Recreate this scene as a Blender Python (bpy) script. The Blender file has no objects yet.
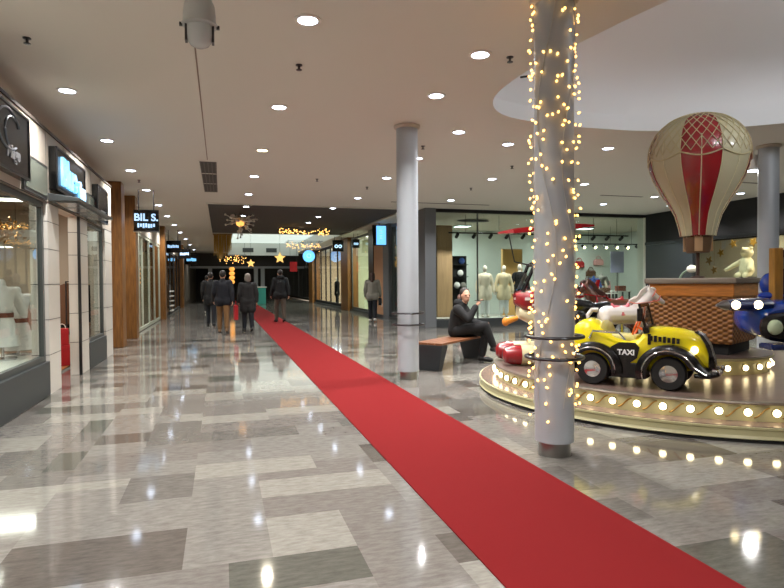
import bpy, bmesh, math, random
from mathutils import Vector, Matrix, Euler
random.seed(7)
scene = bpy.context.scene
COL = scene.collection
PI = math.pi
R = math.radians
V = Vector

# ------------------------------------------------------------------ materials
def lin(c):
    return tuple(((x/255)/12.92 if x/255 <= 0.04045 else ((x/255+0.055)/1.055)**2.4) for x in c)
MATS = {}
def mat(name, rgb, rough=0.5, metal=0.0, emit=0.0, emit_rgb=None, noise=0.0, nscale=8.0, bump=0.0, bscale=60.0,
        stretch=(1, 1, 1), coat=0.0, spec=0.5):
    if name in MATS: return MATS[name]
    m = bpy.data.materials.new(name); m.use_nodes = True
    nt = m.node_tree; b = nt.nodes['Principled BSDF']
    base = lin(rgb)
    b.inputs['Base Color'].default_value = (*base, 1)
    b.inputs['Roughness'].default_value = rough
    b.inputs['Metallic'].default_value = metal
    b.inputs['Coat Weight'].default_value = coat
    b.inputs['Specular IOR Level'].default_value = spec
    if emit:
        b.inputs['Emission Color'].default_value = (*lin(emit_rgb or rgb), 1)
        b.inputs['Emission Strength'].default_value = emit
    if noise or bump:
        tc = nt.nodes.new('ShaderNodeTexCoord')
        mp = nt.nodes.new('ShaderNodeMapping'); mp.inputs['Scale'].default_value = stretch
        nt.links.new(tc.outputs['Object'], mp.inputs['Vector'])
    if noise:
        n = nt.nodes.new('ShaderNodeTexNoise'); n.inputs['Scale'].default_value = nscale
        n.inputs['Detail'].default_value = 5
        nt.links.new(mp.outputs['Vector'], n.inputs['Vector'])
        cr = nt.nodes.new('ShaderNodeValToRGB')
        cr.color_ramp.elements[0].position = 0.3; cr.color_ramp.elements[1].position = 0.7
        cr.color_ramp.elements[0].color = (*[max(0, x*(1-noise)) for x in base], 1)
        cr.color_ramp.elements[1].color = (*[min(1, x*(1+noise)) for x in base], 1)
        nt.links.new(n.outputs['Fac'], cr.inputs['Fac'])
        nt.links.new(cr.outputs['Color'], b.inputs['Base Color'])
    if bump:
        n2 = nt.nodes.new('ShaderNodeTexNoise'); n2.inputs['Scale'].default_value = bscale
        nt.links.new(mp.outputs['Vector'], n2.inputs['Vector'])
        bp = nt.nodes.new('ShaderNodeBump'); bp.inputs['Strength'].default_value = bump
        bp.inputs['Distance'].default_value = 0.01
        nt.links.new(n2.outputs['Fac'], bp.inputs['Height'])
        nt.links.new(bp.outputs['Normal'], b.inputs['Normal'])
    MATS[name] = m
    return m

def glass_mat(name, tint=(235, 242, 240), refl=0.9):
    if name in MATS: return MATS[name]
    m = bpy.data.materials.new(name); m.use_nodes = True
    nt = m.node_tree; nt.nodes.clear()
    out = nt.nodes.new('ShaderNodeOutputMaterial'); mix = nt.nodes.new('ShaderNodeMixShader')
    tr = nt.nodes.new('ShaderNodeBsdfTransparent'); tr.inputs['Color'].default_value = (*lin(tint), 1)
    gl = nt.nodes.new('ShaderNodeBsdfGlossy'); gl.inputs['Roughness'].default_value = 0.02
    gl.inputs['Color'].default_value = (refl, refl, refl, 1)
    fr = nt.nodes.new('ShaderNodeFresnel'); fr.inputs['IOR'].default_value = 1.45
    ge = nt.nodes.new('ShaderNodeNewGeometry'); mu = nt.nodes.new('ShaderNodeMath'); mu.operation = 'SUBTRACT'; mu.use_clamp = True
    nt.links.new(fr.outputs['Fac'], mu.inputs[0]); nt.links.new(ge.outputs['Backfacing'], mu.inputs[1])
    nt.links.new(mu.outputs[0], mix.inputs['Fac'])
    nt.links.new(tr.outputs['BSDF'], mix.inputs[1]); nt.links.new(gl.outputs['BSDF'], mix.inputs[2])
    nt.links.new(mix.outputs['Shader'], out.inputs['Surface'])
    MATS[name] = m
    return m

def marble(name, rgb, vein, amount):
    m = bpy.data.materials.new(name); m.use_nodes = True
    nt = m.node_tree; b = nt.nodes['Principled BSDF']
    tc = nt.nodes.new('ShaderNodeTexCoord'); mp = nt.nodes.new('ShaderNodeMapping')
    mp.inputs['Scale'].default_value = (4.0, 13.0, 1)
    nt.links.new(tc.outputs['Object'], mp.inputs['Vector'])
    n = nt.nodes.new('ShaderNodeTexNoise'); n.inputs['Scale'].default_value = 2.6
    n.inputs['Detail'].default_value = 8; n.inputs['Roughness'].default_value = 0.68
    nt.links.new(mp.outputs['Vector'], n.inputs['Vector'])
    cr = nt.nodes.new('ShaderNodeValToRGB')
    cr.color_ramp.elements[0].position = 0.33; cr.color_ramp.elements[1].position = 0.33+amount
    cr.color_ramp.elements[0].color = (*lin(vein), 1); cr.color_ramp.elements[1].color = (*lin(rgb), 1)
    nt.links.new(n.outputs['Fac'], cr.inputs['Fac'])
    nt.links.new(cr.outputs['Color'], b.inputs['Base Color'])
    b.inputs['Roughness'].default_value = 0.075
    b.inputs['Specular IOR Level'].default_value = 0.6
    return m

M_ceil = mat('ceiling_paint', (214, 212, 203), 0.9)
M_recess = mat('recess_paint', (226, 226, 226), 0.9)
M_darkceil = mat('dark_ceiling_tone', (74, 70, 66), 0.85)  # one even tone, darker than the ceiling around it
M_white = mat('white_paint', (225, 222, 215), 0.55)
M_cream = mat('cream_panel', (186, 177, 164), 0.5)
M_tile = mat('white_tile', (224, 219, 210), 0.25)
M_grout = mat('grey_grout', (90, 88, 84), 0.8)
M_char = mat('charcoal_plinth', (58, 62, 64), 0.4)
M_frame = mat('grey_metal_frame', (92, 96, 96), 0.35, 0.6)
M_black = mat('black_gloss', (10, 10, 11), 0.22)
M_blackm = mat('black_matte', (14, 14, 15), 0.75)
M_greypil = mat('grey_pillar', (104, 108, 112), 0.5)
M_col = mat('column_paint', (164, 170, 176), 0.35)
M_steel = mat('brushed_steel', (150, 150, 148), 0.28, 1.0)
M_dsteel = mat('dark_steel', (70, 70, 72), 0.3, 0.9)
M_chrome = mat('chrome', (210, 210, 212), 0.12, 1.0)
M_wood = mat('stained_wood', (122, 80, 34), 0.42, noise=0.35, nscale=4, stretch=(9, 9, 0.8))
M_woodfl = mat('wood_floor', (176, 118, 72), 0.3, noise=0.2, nscale=4, stretch=(1, 8, 1))
M_tan = mat('tan_panel', (176, 142, 104), 0.6, noise=0.1, nscale=3, stretch=(6, 6, 0.6))
M_pink = mat('peach_panel', (196, 146, 108), 0.6)
M_carpet = mat('red_carpet_pile', (118, 27, 29), 0.95, noise=0.1, nscale=220, bump=0.5, bscale=500, spec=0.1)
M_glass = glass_mat('shop_glass')
M_lens = mat('lamp_lens', (255, 255, 255), 0.4, emit=22, emit_rgb=(218, 232, 255))
M_lensw = mat('warm_lamp_lens', (255, 250, 220), 0.4, emit=14, emit_rgb=(255, 236, 180))
M_panel = mat('shop_light_panel', (255, 255, 255), 0.4, emit=5, emit_rgb=(255, 244, 226))
M_panelc = mat('cool_shop_light_panel', (255, 255, 255), 0.4, emit=6, emit_rgb=(228, 250, 244))
M_fairy = mat('fairy_bulb', (255, 214, 140), 0.4, emit=5, emit_rgb=(255, 190, 100))
M_bulb = mat('fairground_bulb', (255, 246, 215), 0.4, emit=9, emit_rgb=(255, 232, 178))
M_glow = mat('blue_white_letters', (200, 232, 255), 0.4, emit=1.5, emit_rgb=(120, 200, 255))
M_glow2 = mat('pale_blue_letters', (210, 232, 255), 0.4, emit=1.3, emit_rgb=(170, 215, 255))
M_screen = mat('blue_screen', (60, 160, 255), 0.3, emit=1.6, emit_rgb=(110, 185, 250))
M_skin = mat('skin', (196, 148, 122), 0.5)
M_yel = mat('taxi_yellow', (232, 214, 20), 0.2, coat=0.6)
M_red = mat('gloss_red', (142, 18, 26), 0.25, coat=0.5)
M_blue = mat('gloss_blue', (18, 62, 158), 0.2, coat=0.6)
M_navy = mat('navy_gloss', (14, 32, 84), 0.25, coat=0.4)
M_creamg = mat('cream_gloss', (214, 206, 168), 0.3, coat=0.3)
M_skirt = mat('carousel_cream_green', (190, 184, 142), 0.35)
M_ledge = mat('carousel_ledge', (150, 128, 116), 0.22, 0.3)
M_deck = mat('carousel_deck', (112, 92, 84), 0.28, noise=0.2, nscale=3, stretch=(1, 9, 1))
M_gold = mat('antique_gold', (158, 120, 50), 0.35, 0.5)
M_tyre = mat('tyre_rubber', (16, 16, 17), 0.6)

# ------------------------------------------------------------------ mesh helpers
def NB(): return bmesh.new()
def box(bm, c, s, rz=0, M=None):
    mt = Matrix.Translation(c) @ Matrix.Rotation(rz, 4, 'Z') @ Matrix.Diagonal((*s, 1))
    if M: mt = M @ mt
    return bmesh.ops.create_cube(bm, size=1, matrix=mt)['verts']
def bx(bm, x0, x1, y0, y1, z0, z1):
    return box(bm, ((x0+x1)/2, (y0+y1)/2, (z0+z1)/2), (abs(x1-x0), abs(y1-y0), abs(z1-z0)))
def align(p0, p1):
    d = V(p1)-V(p0)
    q = V((0, 0, 1)).rotation_difference(d.normalized()) if d.length > 1e-9 else Euler((0, 0, 0)).to_quaternion()
    return Matrix.Translation((V(p0)+V(p1))/2) @ q.to_matrix().to_4x4(), d.length
def rod(bm, p0, p1, r0, r1=None, n=12):
    m, L = align(p0, p1)
    bmesh.ops.create_cone(bm, cap_ends=True, segments=n, radius1=r0, radius2=r0 if r1 is None else r1, depth=L, matrix=m)
def ell(bm, c, s, n=14, rot=None):
    m = Matrix.Translation(c)
    if rot: m = m @ Euler(rot).to_matrix().to_4x4()
    bmesh.ops.create_uvsphere(bm, u_segments=n, v_segments=max(6, n*2//3), radius=1, matrix=m @ Matrix.Diagonal((*s, 1)))
def lathe(bm, prof, n=32, c=(0, 0, 0)):
    rings = []
    for r, z in prof:
        if r < 1e-5: rings.append([bm.verts.new((c[0], c[1], c[2]+z))])
        else: rings.append([bm.verts.new((c[0]+r*math.cos(2*PI*i/n), c[1]+r*math.sin(2*PI*i/n), c[2]+z)) for i in range(n)])
    for a, b in zip(rings, rings[1:]):
        for i in range(n):
            j = (i+1) % n
            if len(a) == 1 and len(b) == 1: continue
            if len(a) == 1: f = (a[0], b[i], b[j])
            elif len(b) == 1: f = (a[i], a[j], b[0])
            else: f = (a[i], a[j], b[j], b[i])
            try: bm.faces.new(f)
            except ValueError: pass
def loft(bm, secs, cap=True):
    rs = [[bm.verts.new(p) for p in s] for s in secs]
    n = len(rs[0])
    for a, b in zip(rs, rs[1:]):
        for i in range(n):
            j = (i+1) % n
            bm.faces.new((a[i], a[j], b[j], b[i]))
    if cap:
        bm.faces.new(rs[0][::-1]); bm.faces.new(rs[-1])
def tube(bm, pts, r, n=8, closed=False):
    pts = [V(p) for p in pts]; N = len(pts); secs = []
    up = V((0, 0, 1))
    for i, p in enumerate(pts):
        a = pts[(i-1) % N] if (closed or i > 0) else p
        b = pts[(i+1) % N] if (closed or i < N-1) else p
        t = (b-a).normalized()
        u = t.cross(up)
        if u.length < 1e-3: u = t.cross(V((1, 0, 0)))
        u.normalize(); w = t.cross(u)
        secs.append([p+u*(r*math.cos(2*PI*k/n))+w*(r*math.sin(2*PI*k/n)) for k in range(n)])
    if closed: secs.append(secs[0])
    loft(bm, secs, cap=not closed)
    if closed: bmesh.ops.remove_doubles(bm, verts=bm.verts, dist=1e-6)
def prism(bm, poly, axis, a, b):
    """polygon in a plane, extruded between a and b along axis ('x','y','z')"""
    def P(u, v, w):
        return (w, u, v) if axis == 'x' else ((u, w, v) if axis == 'y' else (u, v, w))
    A = [bm.verts.new(P(u, v, a)) for u, v in poly]; B = [bm.verts.new(P(u, v, b)) for u, v in poly]
    n = len(poly)
    bm.faces.new(A); bm.faces.new(B[::-1])
    for i in range(n): bm.faces.new((A[i], B[i], B[(i+1) % n], A[(i+1) % n]))
def circ(r, n=24, c=(0, 0)): return [(c[0]+r*math.cos(2*PI*i/n), c[1]+r*math.sin(2*PI*i/n)) for i in range(n)]

def link_mesh(name, me, m, parent=None, loc=None, rz=0):
    o = bpy.data.objects.new(name, me); COL.objects.link(o)
    if m is not None and not me.materials: me.materials.append(m)
    if parent: o.parent = parent
    if loc: o.location = loc
    if rz: o.rotation_euler = (0, 0, rz)
    return o
def obj(name, bm, m, parent=None, smooth=False, bevel=0, loc=None, rz=0, sharp=40):
    bmesh.ops.recalc_face_normals(bm, faces=bm.faces)
    if bevel:
        es = [e for e in bm.edges if len(e.link_faces) == 2 and e.calc_face_angle(0) > R(40)]
        bmesh.ops.bevel(bm, geom=es, offset=bevel, segments=2, affect='EDGES', profile=0.6, clamp_overlap=True)
    me = bpy.data.meshes.new(name); bm.to_mesh(me); bm.free()
    if smooth:
        for p in me.polygons: p.use_smooth = True
        me.set_sharp_from_angle(angle=R(sharp))
    return link_mesh(name, me, m, parent, loc, rz)
def thing(name, label, cat, loc=(0, 0, 0), rz=0, group=None):
    o = bpy.data.objects.new(name, None); COL.objects.link(o)
    o.empty_display_size = 0.1
    o.location = loc; o.rotation_euler = (0, 0, rz); o['label'] = label; o['category'] = cat
    if group: o['group'] = group
    return o
def tag(o, label, cat, group=None, kind=None):
    o['label'] = label; o['category'] = cat
    if group: o['group'] = group
    if kind: o['kind'] = kind
    return o
def struct(name, bm, m, label=None, **k):
    o = obj(name, bm, m, **k); o['kind'] = 'structure'
    if label: o['label'] = label
    return o
def dup(root, loc, rz=None, label=None, scale=None):
    r = root.copy(); COL.objects.link(r); r.location = loc
    if rz is not None: r.rotation_euler = (0, 0, rz)
    if label: r['label'] = label
    if scale: r.scale = scale
    for ch in list(root.children):
        c = ch.copy(); COL.objects.link(c); c.parent = r
        for g in ch.children:
            d = g.copy(); COL.objects.link(d); d.parent = c
    return r
def blob(name, caps, m, parent=None, voxel=0.012, it=4, ells=()):
    """one continuous surface grown over tapered limbs (p0,p1,r0,r1) and ellipsoids (c,s[,rot])"""
    bm = NB()
    for p0, p1, r0, r1 in caps:
        rod(bm, p0, p1, r0, r1, 12); ell(bm, p0, (r0, r0, r0), 12); ell(bm, p1, (r1, r1, r1), 12)
    for e in ells: ell(bm, e[0], e[1], 16, e[2] if len(e) > 2 else None)
    me = bpy.data.meshes.new('tmp'); bm.to_mesh(me); bm.free()
    t = bpy.data.objects.new('tmp', me); COL.objects.link(t)
    rm = t.modifiers.new('r', 'REMESH'); rm.mode = 'VOXEL'; rm.voxel_size = voxel
    sm = t.modifiers.new('s', 'SMOOTH'); sm.factor = 0.5; sm.iterations = it
    bpy.context.view_layer.update()
    dg = bpy.context.evaluated_depsgraph_get()
    out = bpy.data.meshes.new_from_object(t.evaluated_get(dg))
    bpy.data.objects.remove(t); bpy.data.meshes.remove(me)
    out.name = name
    for p in out.polygons: p.use_smooth = True
    out.materials.clear()
    return link_mesh(name, out, m, parent)
def text(name, s, size, m, parent, loc, rot, depth=0.004, shear=0, bold=0.0, align='CENTER', spacing=1.0):
    cu = bpy.data.curves.new('t', 'FONT'); cu.body = s; cu.size = size; cu.extrude = depth; cu.shear = shear
    cu.offset = bold; cu.align_x = align; cu.align_y = 'CENTER'; cu.space_character = spacing
    t = bpy.data.objects.new('t', cu); COL.objects.link(t)
    bpy.context.view_layer.update()
    me = bpy.data.meshes.new_from_object(t.evaluated_get(bpy.context.evaluated_depsgraph_get()))
    bpy.data.objects.remove(t); me.name = name; me.materials.clear()
    o = link_mesh(name, me, m, parent, loc); o.rotation_euler = rot
    return o
def lamp(name, kind, loc, power, color=(1, 1, 1), size=0.15, parent=None, rot=(0, 0, 0), spread=PI, sy=None, blend=0.5):
    l = bpy.data.lights.new(name, kind); l.energy = power; l.color = color
    if kind == 'AREA':
        l.shape = 'DISK' if sy is None else 'RECTANGLE'; l.size = size; l.spread = spread
        if sy: l.size_y = sy
    elif kind == 'SPOT': l.spot_size = spread; l.spot_blend = blend; l.shadow_soft_size = size
    else: l.shadow_soft_size = size
    o = bpy.data.objects.new(name, l); COL.objects.link(o); o.location = loc; o.rotation_euler = rot
    if parent: o.parent = parent
    return o
ORD = ['first', 'second', 'third', 'fourth', 'fifth', 'sixth', 'seventh', 'eighth', 'ninth', 'tenth', 'eleventh', 'twelfth', 'thirteenth', 'fourteenth']

# ------------------------------------------------------------------ camera
YAW, PITCH, ROLL, HC = R(16.43), R(1.16), R(-0.4), 1.40
cd = bpy.data.cameras.new('camera'); cam = bpy.data.objects.new('camera', cd); COL.objects.link(cam)
cd.sensor_width = 36; cd.lens = 580/784*36; cd.clip_end = 200; cd.clip_start = 0.05
cam.matrix_world = Matrix.Translation((0, 0, HC)) @ Matrix.Rotation(-YAW, 4, 'Z') @ Matrix.Rotation(PI/2-PITCH, 4, 'X') @ Matrix.Rotation(ROLL, 4, 'Z')
scene.camera = cam
FW = V((math.sin(YAW), math.cos(YAW), 0)); RT = V((math.cos(YAW), -math.sin(YAW), 0))
CZ = 3.65      # ceiling height

# ------------------------------------------------------------------ floor, ceiling, walls
def build_floor():
    mats = [marble('pale_grey_marble', (130, 127, 122), (108, 103, 98), 0.3),
            marble('warm_grey_marble', (121, 117, 112), (101, 95, 91), 0.3),
            marble('cream_marble', (145, 143, 135), (121, 116, 110), 0.3),
            marble('dark_taupe_marble', (97, 91, 86), (80, 75, 70), 0.3),
            marble('mid_grey_marble', (112, 108, 103), (90, 87, 83), 0.3),
            marble('grey_green_marble', (93, 93, 86), (77, 76, 70), 0.3)]
    rnd = random.Random(11)
    cw, ch = 0.22, 0.17
    X0, Y0 = -2.4, -5.0
    nx, ny = 75, 358
    used = [[False]*nx for _ in range(ny)]
    bm = NB()
    vd = {}
    def vv(x, y):
        k = (x, y)
        if k not in vd: vd[k] = bm.verts.new((X0+x*cw, Y0+y*ch, 0))
        return vd[k]
    for j in range(ny):
        y = Y0+j*ch
        for i in range(nx):
            if used[j][i]: continue
            x = X0+i*cw
            if y > 17.6 and x > 6.3: continue
            w, h = rnd.choice([(2, 2), (3, 2), (4, 2), (2, 3), (3, 3), (1, 2), (3, 1), (2, 1), (4, 3), (3, 2), (2, 2), (4, 2)])
            if y > 25: w, h = rnd.choice([(3, 3), (4, 2), (4, 3)])
            ww = 0
            while ww < w and i+ww < nx and not used[j][i+ww]: ww += 1
            hh = min(h, ny-j)
            for b in range(hh):
                for a in range(ww): used[j+b][i+a] = True
            f = bm.faces.new([bm.verts.new((X0+p*cw, Y0+q*ch, 0)) for p, q in ((i, j), (i+ww, j), (i+ww, j+hh), (i, j+hh))])
            f.material_index = rnd.choices(range(6), (34, 24, 16, 8, 13, 5))[0]
    me = bpy.data.meshes.new('floor'); bm.to_mesh(me); bm.free()
    for m in mats: me.materials.append(m)
    o = bpy.data.objects.new('floor', me); COL.objects.link(o); o['kind'] = 'structure'
    b2 = NB(); bx(b2, -8, 19, -5.2, 57, -0.2, -0.012)
    struct('trim_floor_slab', b2, M_grout)
build_floor()

def catmull(pts, n=10):
    out = []; N = len(pts)
    for i in range(N):
        p0, p1, p2, p3 = [V(pts[(i+k-1) % N]) for k in range(4)]
        for s in range(n):
            t = s/n
            out.append(0.5*((2*p1)+(p2-p0)*t+(2*p0-5*p1+4*p2-p3)*t*t+(3*p1-p0-3*p2+p3)*t**3))
    return out
HOLE = catmull([(3.52, 3.75), (3.30, 4.7), (3.17, 5.6), (3.24, 6.5), (3.65, 7.1), (4.4, 7.35), (5.4, 7.4), (6.4, 7.25), (7.8, 6.45), (8.9, 5.0), (9.2, 3.2),
                (8.3, 1.6), (6.6, 0.9), (5.0, 1.2), (4.0, 2.3)])
def build_ceiling():
    bm = NB()
    def loop(pts):
        vs = [bm.verts.new((p[0], p[1], CZ)) for p in pts]
        return [bm.edges.new((vs[i], vs[(i+1) % len(vs)])) for i in range(len(vs))]
    es = loop([(-2.6, -5), (14.2, -5), (14.2, 17), (-2.6, 17)])+loop(HOLE)
    bmesh.ops.triangle_fill(bm, use_beauty=True, use_dissolve=False, edges=es)
    for f in bm.faces:
        f.normal_update()
        if f.normal.z > 0: f.normal_flip()
    me = bpy.data.meshes.new('ceiling'); bm.to_mesh(me); bm.free(); me.materials.append(M_ceil)
    o = bpy.data.objects.new('ceiling', me); COL.objects.link(o); o['kind'] = 'structure'
    # raised recess over the carousel
    bm = NB(); n = len(HOLE); c = V((6.2, 4.4)); H = 0.75
    prof = [(1.0, 0.0), (1.0, 0.02), (1.03, 0.25), (1.0, 0.5), (0.9, 0.68), (0.7, 0.76), (0.3, 0.78)]
    rings = [[bm.verts.new((c.x+(p.x-c.x)*s, c.y+(p.y-c.y)*s, CZ+z)) for p in HOLE] for s, z in prof]
    for a, b in zip(rings, rings[1:]):
        for i in range(n): bm.faces.new((a[i], a[(i+1) % n], b[(i+1) % n], b[i]))
    bm.faces.new(rings[-1])
    struct('ceiling_recess', bm, M_recess, smooth=True)
    bm = NB()
    bx(bm, -2.6, -0.33, 17, 56, CZ, CZ+0.08)
    bx(bm, 5.5, 6.6, 17, 56, CZ, CZ+0.08)
    bx(bm, -0.33, 0.55, 27.2, 43, CZ, CZ+0.08)
    bx(bm, -0.33, 5.5, 43, 56, CZ, CZ+0.08)
    struct('ceiling_corridor', bm, M_ceil)
    bm = NB(); bx(bm, -0.33, 5.5, 17, 27.2, CZ+0.02, CZ+0.1)
    struct('ceiling_dark', bm, M_darkceil)
    bm = NB(); bx(bm, -0.37, 5.54, 16.96, 17.0, CZ-0.035, CZ+0.1); bx(bm, 5.5, 5.54, 17, 27.2, CZ-0.035, CZ+0.05); bx(bm, -0.37, -0.33, 17, 27.2, CZ-0.035, CZ+0.05)
    struct('trim_dark_ceiling_edge', bm, M_ceil)
    # bright skylight coffer
    bm = NB()
    for a in ((0.5, 0.55, 27.2, 43, CZ, 4.3), (5.45, 5.5, 27.2, 43, CZ, 4.3), (0.5, 5.5, 42.9, 43, CZ-0.25, 4.3), (0.5, 5.5, 27.2, 27.25, CZ, 4.3)):
        bx(bm, *a)
    struct('wall_skylight', bm, mat('coffer_white', (228, 230, 226), 0.8))
    bm = NB(); bx(bm, 0.5, 5.5, 27.2, 43, 4.3, 4.36)
    struct('ceiling_skylight', bm, mat('skylight_panel', (240, 248, 244), 0.6, emit=0.85, emit_rgb=(224, 240, 232)))
build_ceiling()
def vent_panel(loc, sx, sz, label, grp):
    t = thing('air_vent', label, 'vent', loc, 0, grp)
    b = NB(); bx(b, -sx/2, sx/2, -0.015, 0.015, -sz/2, sz/2); obj('frame', b, M_dsteel, t)
    b = NB()
    for i in range(5): box(b, (0, -0.02, -sz/2+sz*(i+0.5)/5), (sx*0.9, 0.012, sz*0.09))
    obj('slat', b, M_frame, t)
for k, x in enumerate((1.9, 3.55)):
    vent_panel((x, 42.88, 3.78), 0.75, 0.3, ['square vent at far end of the bright skylight, the left one', 'square vent at far end of the bright skylight, the right one'][k], 'skylight vents')

# left wall fascia and storefront
b = NB(); bx(b, -2.3, -2.1, 2.0, 12.8, 2.45, 3.36); struct('wall_left', b, M_cream)
b = NB()
for y in (4.6, 5.6, 6.6, 8.28, 9.15, 10.05, 10.9, 11.75): bx(b, -2.1, -2.098, y-0.004, y+0.004, 2.45, 3.34)
bx(b, -2.1, -2.097, 2.0, 12.8, 2.44, 2.452)
struct('trim_fascia_joint', b, M_grout)
b = NB(); bx(b, -2.32, -2.08, 2.0, 12.8, 3.335, 3.37); struct('trim_fascia_shadow', b, mat('dark_shadow_trim', (70, 62, 56), 0.6))  # dark colour paints in the shadow gap below the ceiling
b = NB(); bx(b, -2.64, -2.6, -5, 56, 2.9, CZ+0.1); struct('wall_left_upper', b, M_cream)
b = NB(); bx(b, -2.24, -2.09, 4.4, 8.28, 0, 0.43); bx(b, -2.24, -2.09, 10.62, 12.1, 0, 0.43); struct('baseboard_left', b, M_char, bevel=0.01)
def pier(name, y0, y1, x0=-2.3, x1=-2.1):
    o = thing(name, '', '', (0, 0, 0)); del o['label']; del o['category']; o['kind'] = 'structure'
    b = NB(); bx(b, x0, x1, y0, y1, 0, 2.45); obj('tile_face', b, M_tile, o)
    b = NB()
    for z in (0.5, 0.95, 1.4, 1.85, 2.2): bx(b, x0-0.002, x1+0.002, y0-0.002, y1+0.002, z, z+0.008)
    obj('grout_line', b, M_grout, o)
pier('wall_left_pier', 8.3, 8.84); pier('wall_left_pier', 10.0, 10.6, -2.25); pier('wall_left_pier', 12.1, 12.8); pier('wall_left_pier', 2.0, 4.4)
b = NB(); bx(b, -2.12, -2.08, 9.98, 10.01, 0, 2.45); struct('trim_door_post', b, M_dsteel)
def window(name, plane, a0, a1, z0, z1, at, mull=(), fw=0.05, fm=None, depth=0.06, pane=True):
    """glazed shop window; plane 'x' lies at X=at and runs along Y, plane 'y' at Y=at along X"""
    o = bpy.data.objects.new(name, None); COL.objects.link(o); o['kind'] = 'structure'
    fm = fm or M_frame
    def B(bm, u0, u1, w0, w1, d):
        if plane == 'x': bx(bm, at-d/2, at+d/2, u0, u1, w0, w1)
        else: bx(bm, u0, u1, at-d/2, at+d/2, w0, w1)
    b = NB(); B(b, a0, a1, z1-fw, z1, depth); B(b, a0, a1, z0, z0+fw, depth); B(b, a0, a0+fw, z0+fw, z1-fw, depth); B(b, a1-fw, a1, z0+fw, z1-fw, depth)
    for m in mull: B(b, m-fw/2, m+fw/2, z0+fw, z1-fw, depth)
    obj('window_frame', b, fm, o)
    b = NB(); B(b, a0+fw*0.5, a1-fw*0.5, z0+fw*0.5, z1-fw*0.5, 0.008); obj('window_pane', b, M_glass, o)
    return o
window('window_1', 'x', 4.4, 8.28, 0.43, 2.44, -2.17, (), 0.07)
window('window_2', 'x', 10.62, 12.1, 0.43, 2.44, -2.17, (), 0.05)
# canopy over the door
b = NB(); prism(b, [(-2.1, 2.47), (-2.1, 2.57), (-1.74, 2.52), (-1.74, 2.48)], 'y', 8.35, 10.75); struct('trim_door_canopy', b, M_frame, bevel=0.006)
b = NB()
for k in range(4): bx(b, -2.06, -1.79, 8.45+k*0.57, 8.95+k*0.57, 2.463, 2.474)
struct('trim_canopy_panel', b, mat('canopy_glass', (140, 148, 152), 0.2, 0.4))
# spandrel panes
def spandrel(y0, y1, z0, z1, i):
    b = NB(); bx(b, -2.1, -2.07, y0, y1, z0, z1); o = struct('trim_spandrel', b, M_frame)
    b = NB(); bx(b, -2.068, -2.062, y0+0.04, y1-0.04, z0+0.04, z1-0.04); obj('pane', b, mat('grey_green_glass', (120, 128, 118), 0.08, 0.2), o)
spandrel(7.32, 8.22, 2.46, 2.88, 0); spandrel(10.55, 11.25, 2.46, 2.9, 1)

def wallsign(name, label, y0, y1, z0, z1):
    t = thing(name, label, 'sign', (-2.1, (y0+y1)/2, (z0+z1)/2), PI/2, 'wall signs above the left shops')
    h, w = z1-z0, y1-y0
    b = NB(); bx(b, -w/2, w/2, -0.09, 0, -h/2, h/2); obj('sign_box', b, M_black, t, bevel=0.008)
    b = NB()
    bx(b, -w/2, w/2, -0.1, -0.09, h/2-0.025, h/2); bx(b, -w/2, w/2, -0.1, -0.09, -h/2, -h/2+0.025)
    bx(b, -w/2, -w/2+0.025, -0.1, -0.09, -h/2, h/2); bx(b, w/2-0.025, w/2, -0.1, -0.09, -h/2, h/2)
    obj('rim', b, M_dsteel, t)
    return t
# local frame of a wall sign: x along +Y of the hall, -y points into the hall
t = wallsign('shop_sign', 'black shop sign with grey curled emblem and lettering above the first left window', 6.0, 7.3, 2.54, 3.22)
b = NB(); tube(b, [(0.32*math.cos(a), -0.094, 0.08+0.2*math.sin(a)) for a in [R(20+10*k) for k in range(30)]], 0.012, 6)
tube(b, [(0.1+0.2*math.cos(a), -0.094, 0.06+0.16*math.sin(a)) for a in [R(60+10*k) for k in range(24)]], 0.01, 6)
obj('emblem', b, mat('dull_silver_print', (110, 118, 128), 0.4), t)
text('lettering', 'Mage', 0.18, mat('off_white_letters', (150, 152, 156), 0.5), t, (0.12, -0.095, -0.14), (PI/2, 0, 0), shear=0.3, bold=0.006)
t = wallsign('shop_sign', 'dark shop sign with glowing blue script lettering over the left doorway', 8.4, 10.05, 2.62, 3.18)
text('lettering', 'Blue', 0.50, M_glow, t, (-0.22, -0.105, -0.02), (PI/2, 0, 0), 0.015, bold=0.016, spacing=0.92)
text('lettering', 'fim', 0.34, M_glow, t, (0.52, -0.105, -0.12), (PI/2, 0, 0), 0.015, bold=0.013, spacing=0.95)
wallsign('shop_sign', 'narrow dark sign panel with two pale bars above the second left window', 11.0, 11.9, 2.5, 3.12)
b = NB(); bx(b, -0.2, 0.2, -0.1, -0.092, -0.14, -0.1); bx(b, -0.2, 0.2, -0.1, -0.092, -0.26, -0.23)
obj('pale_bar', b, mat('off_white_letters', (205, 208, 212), 0.5), bpy.data.objects['shop_sign.002'])

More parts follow.
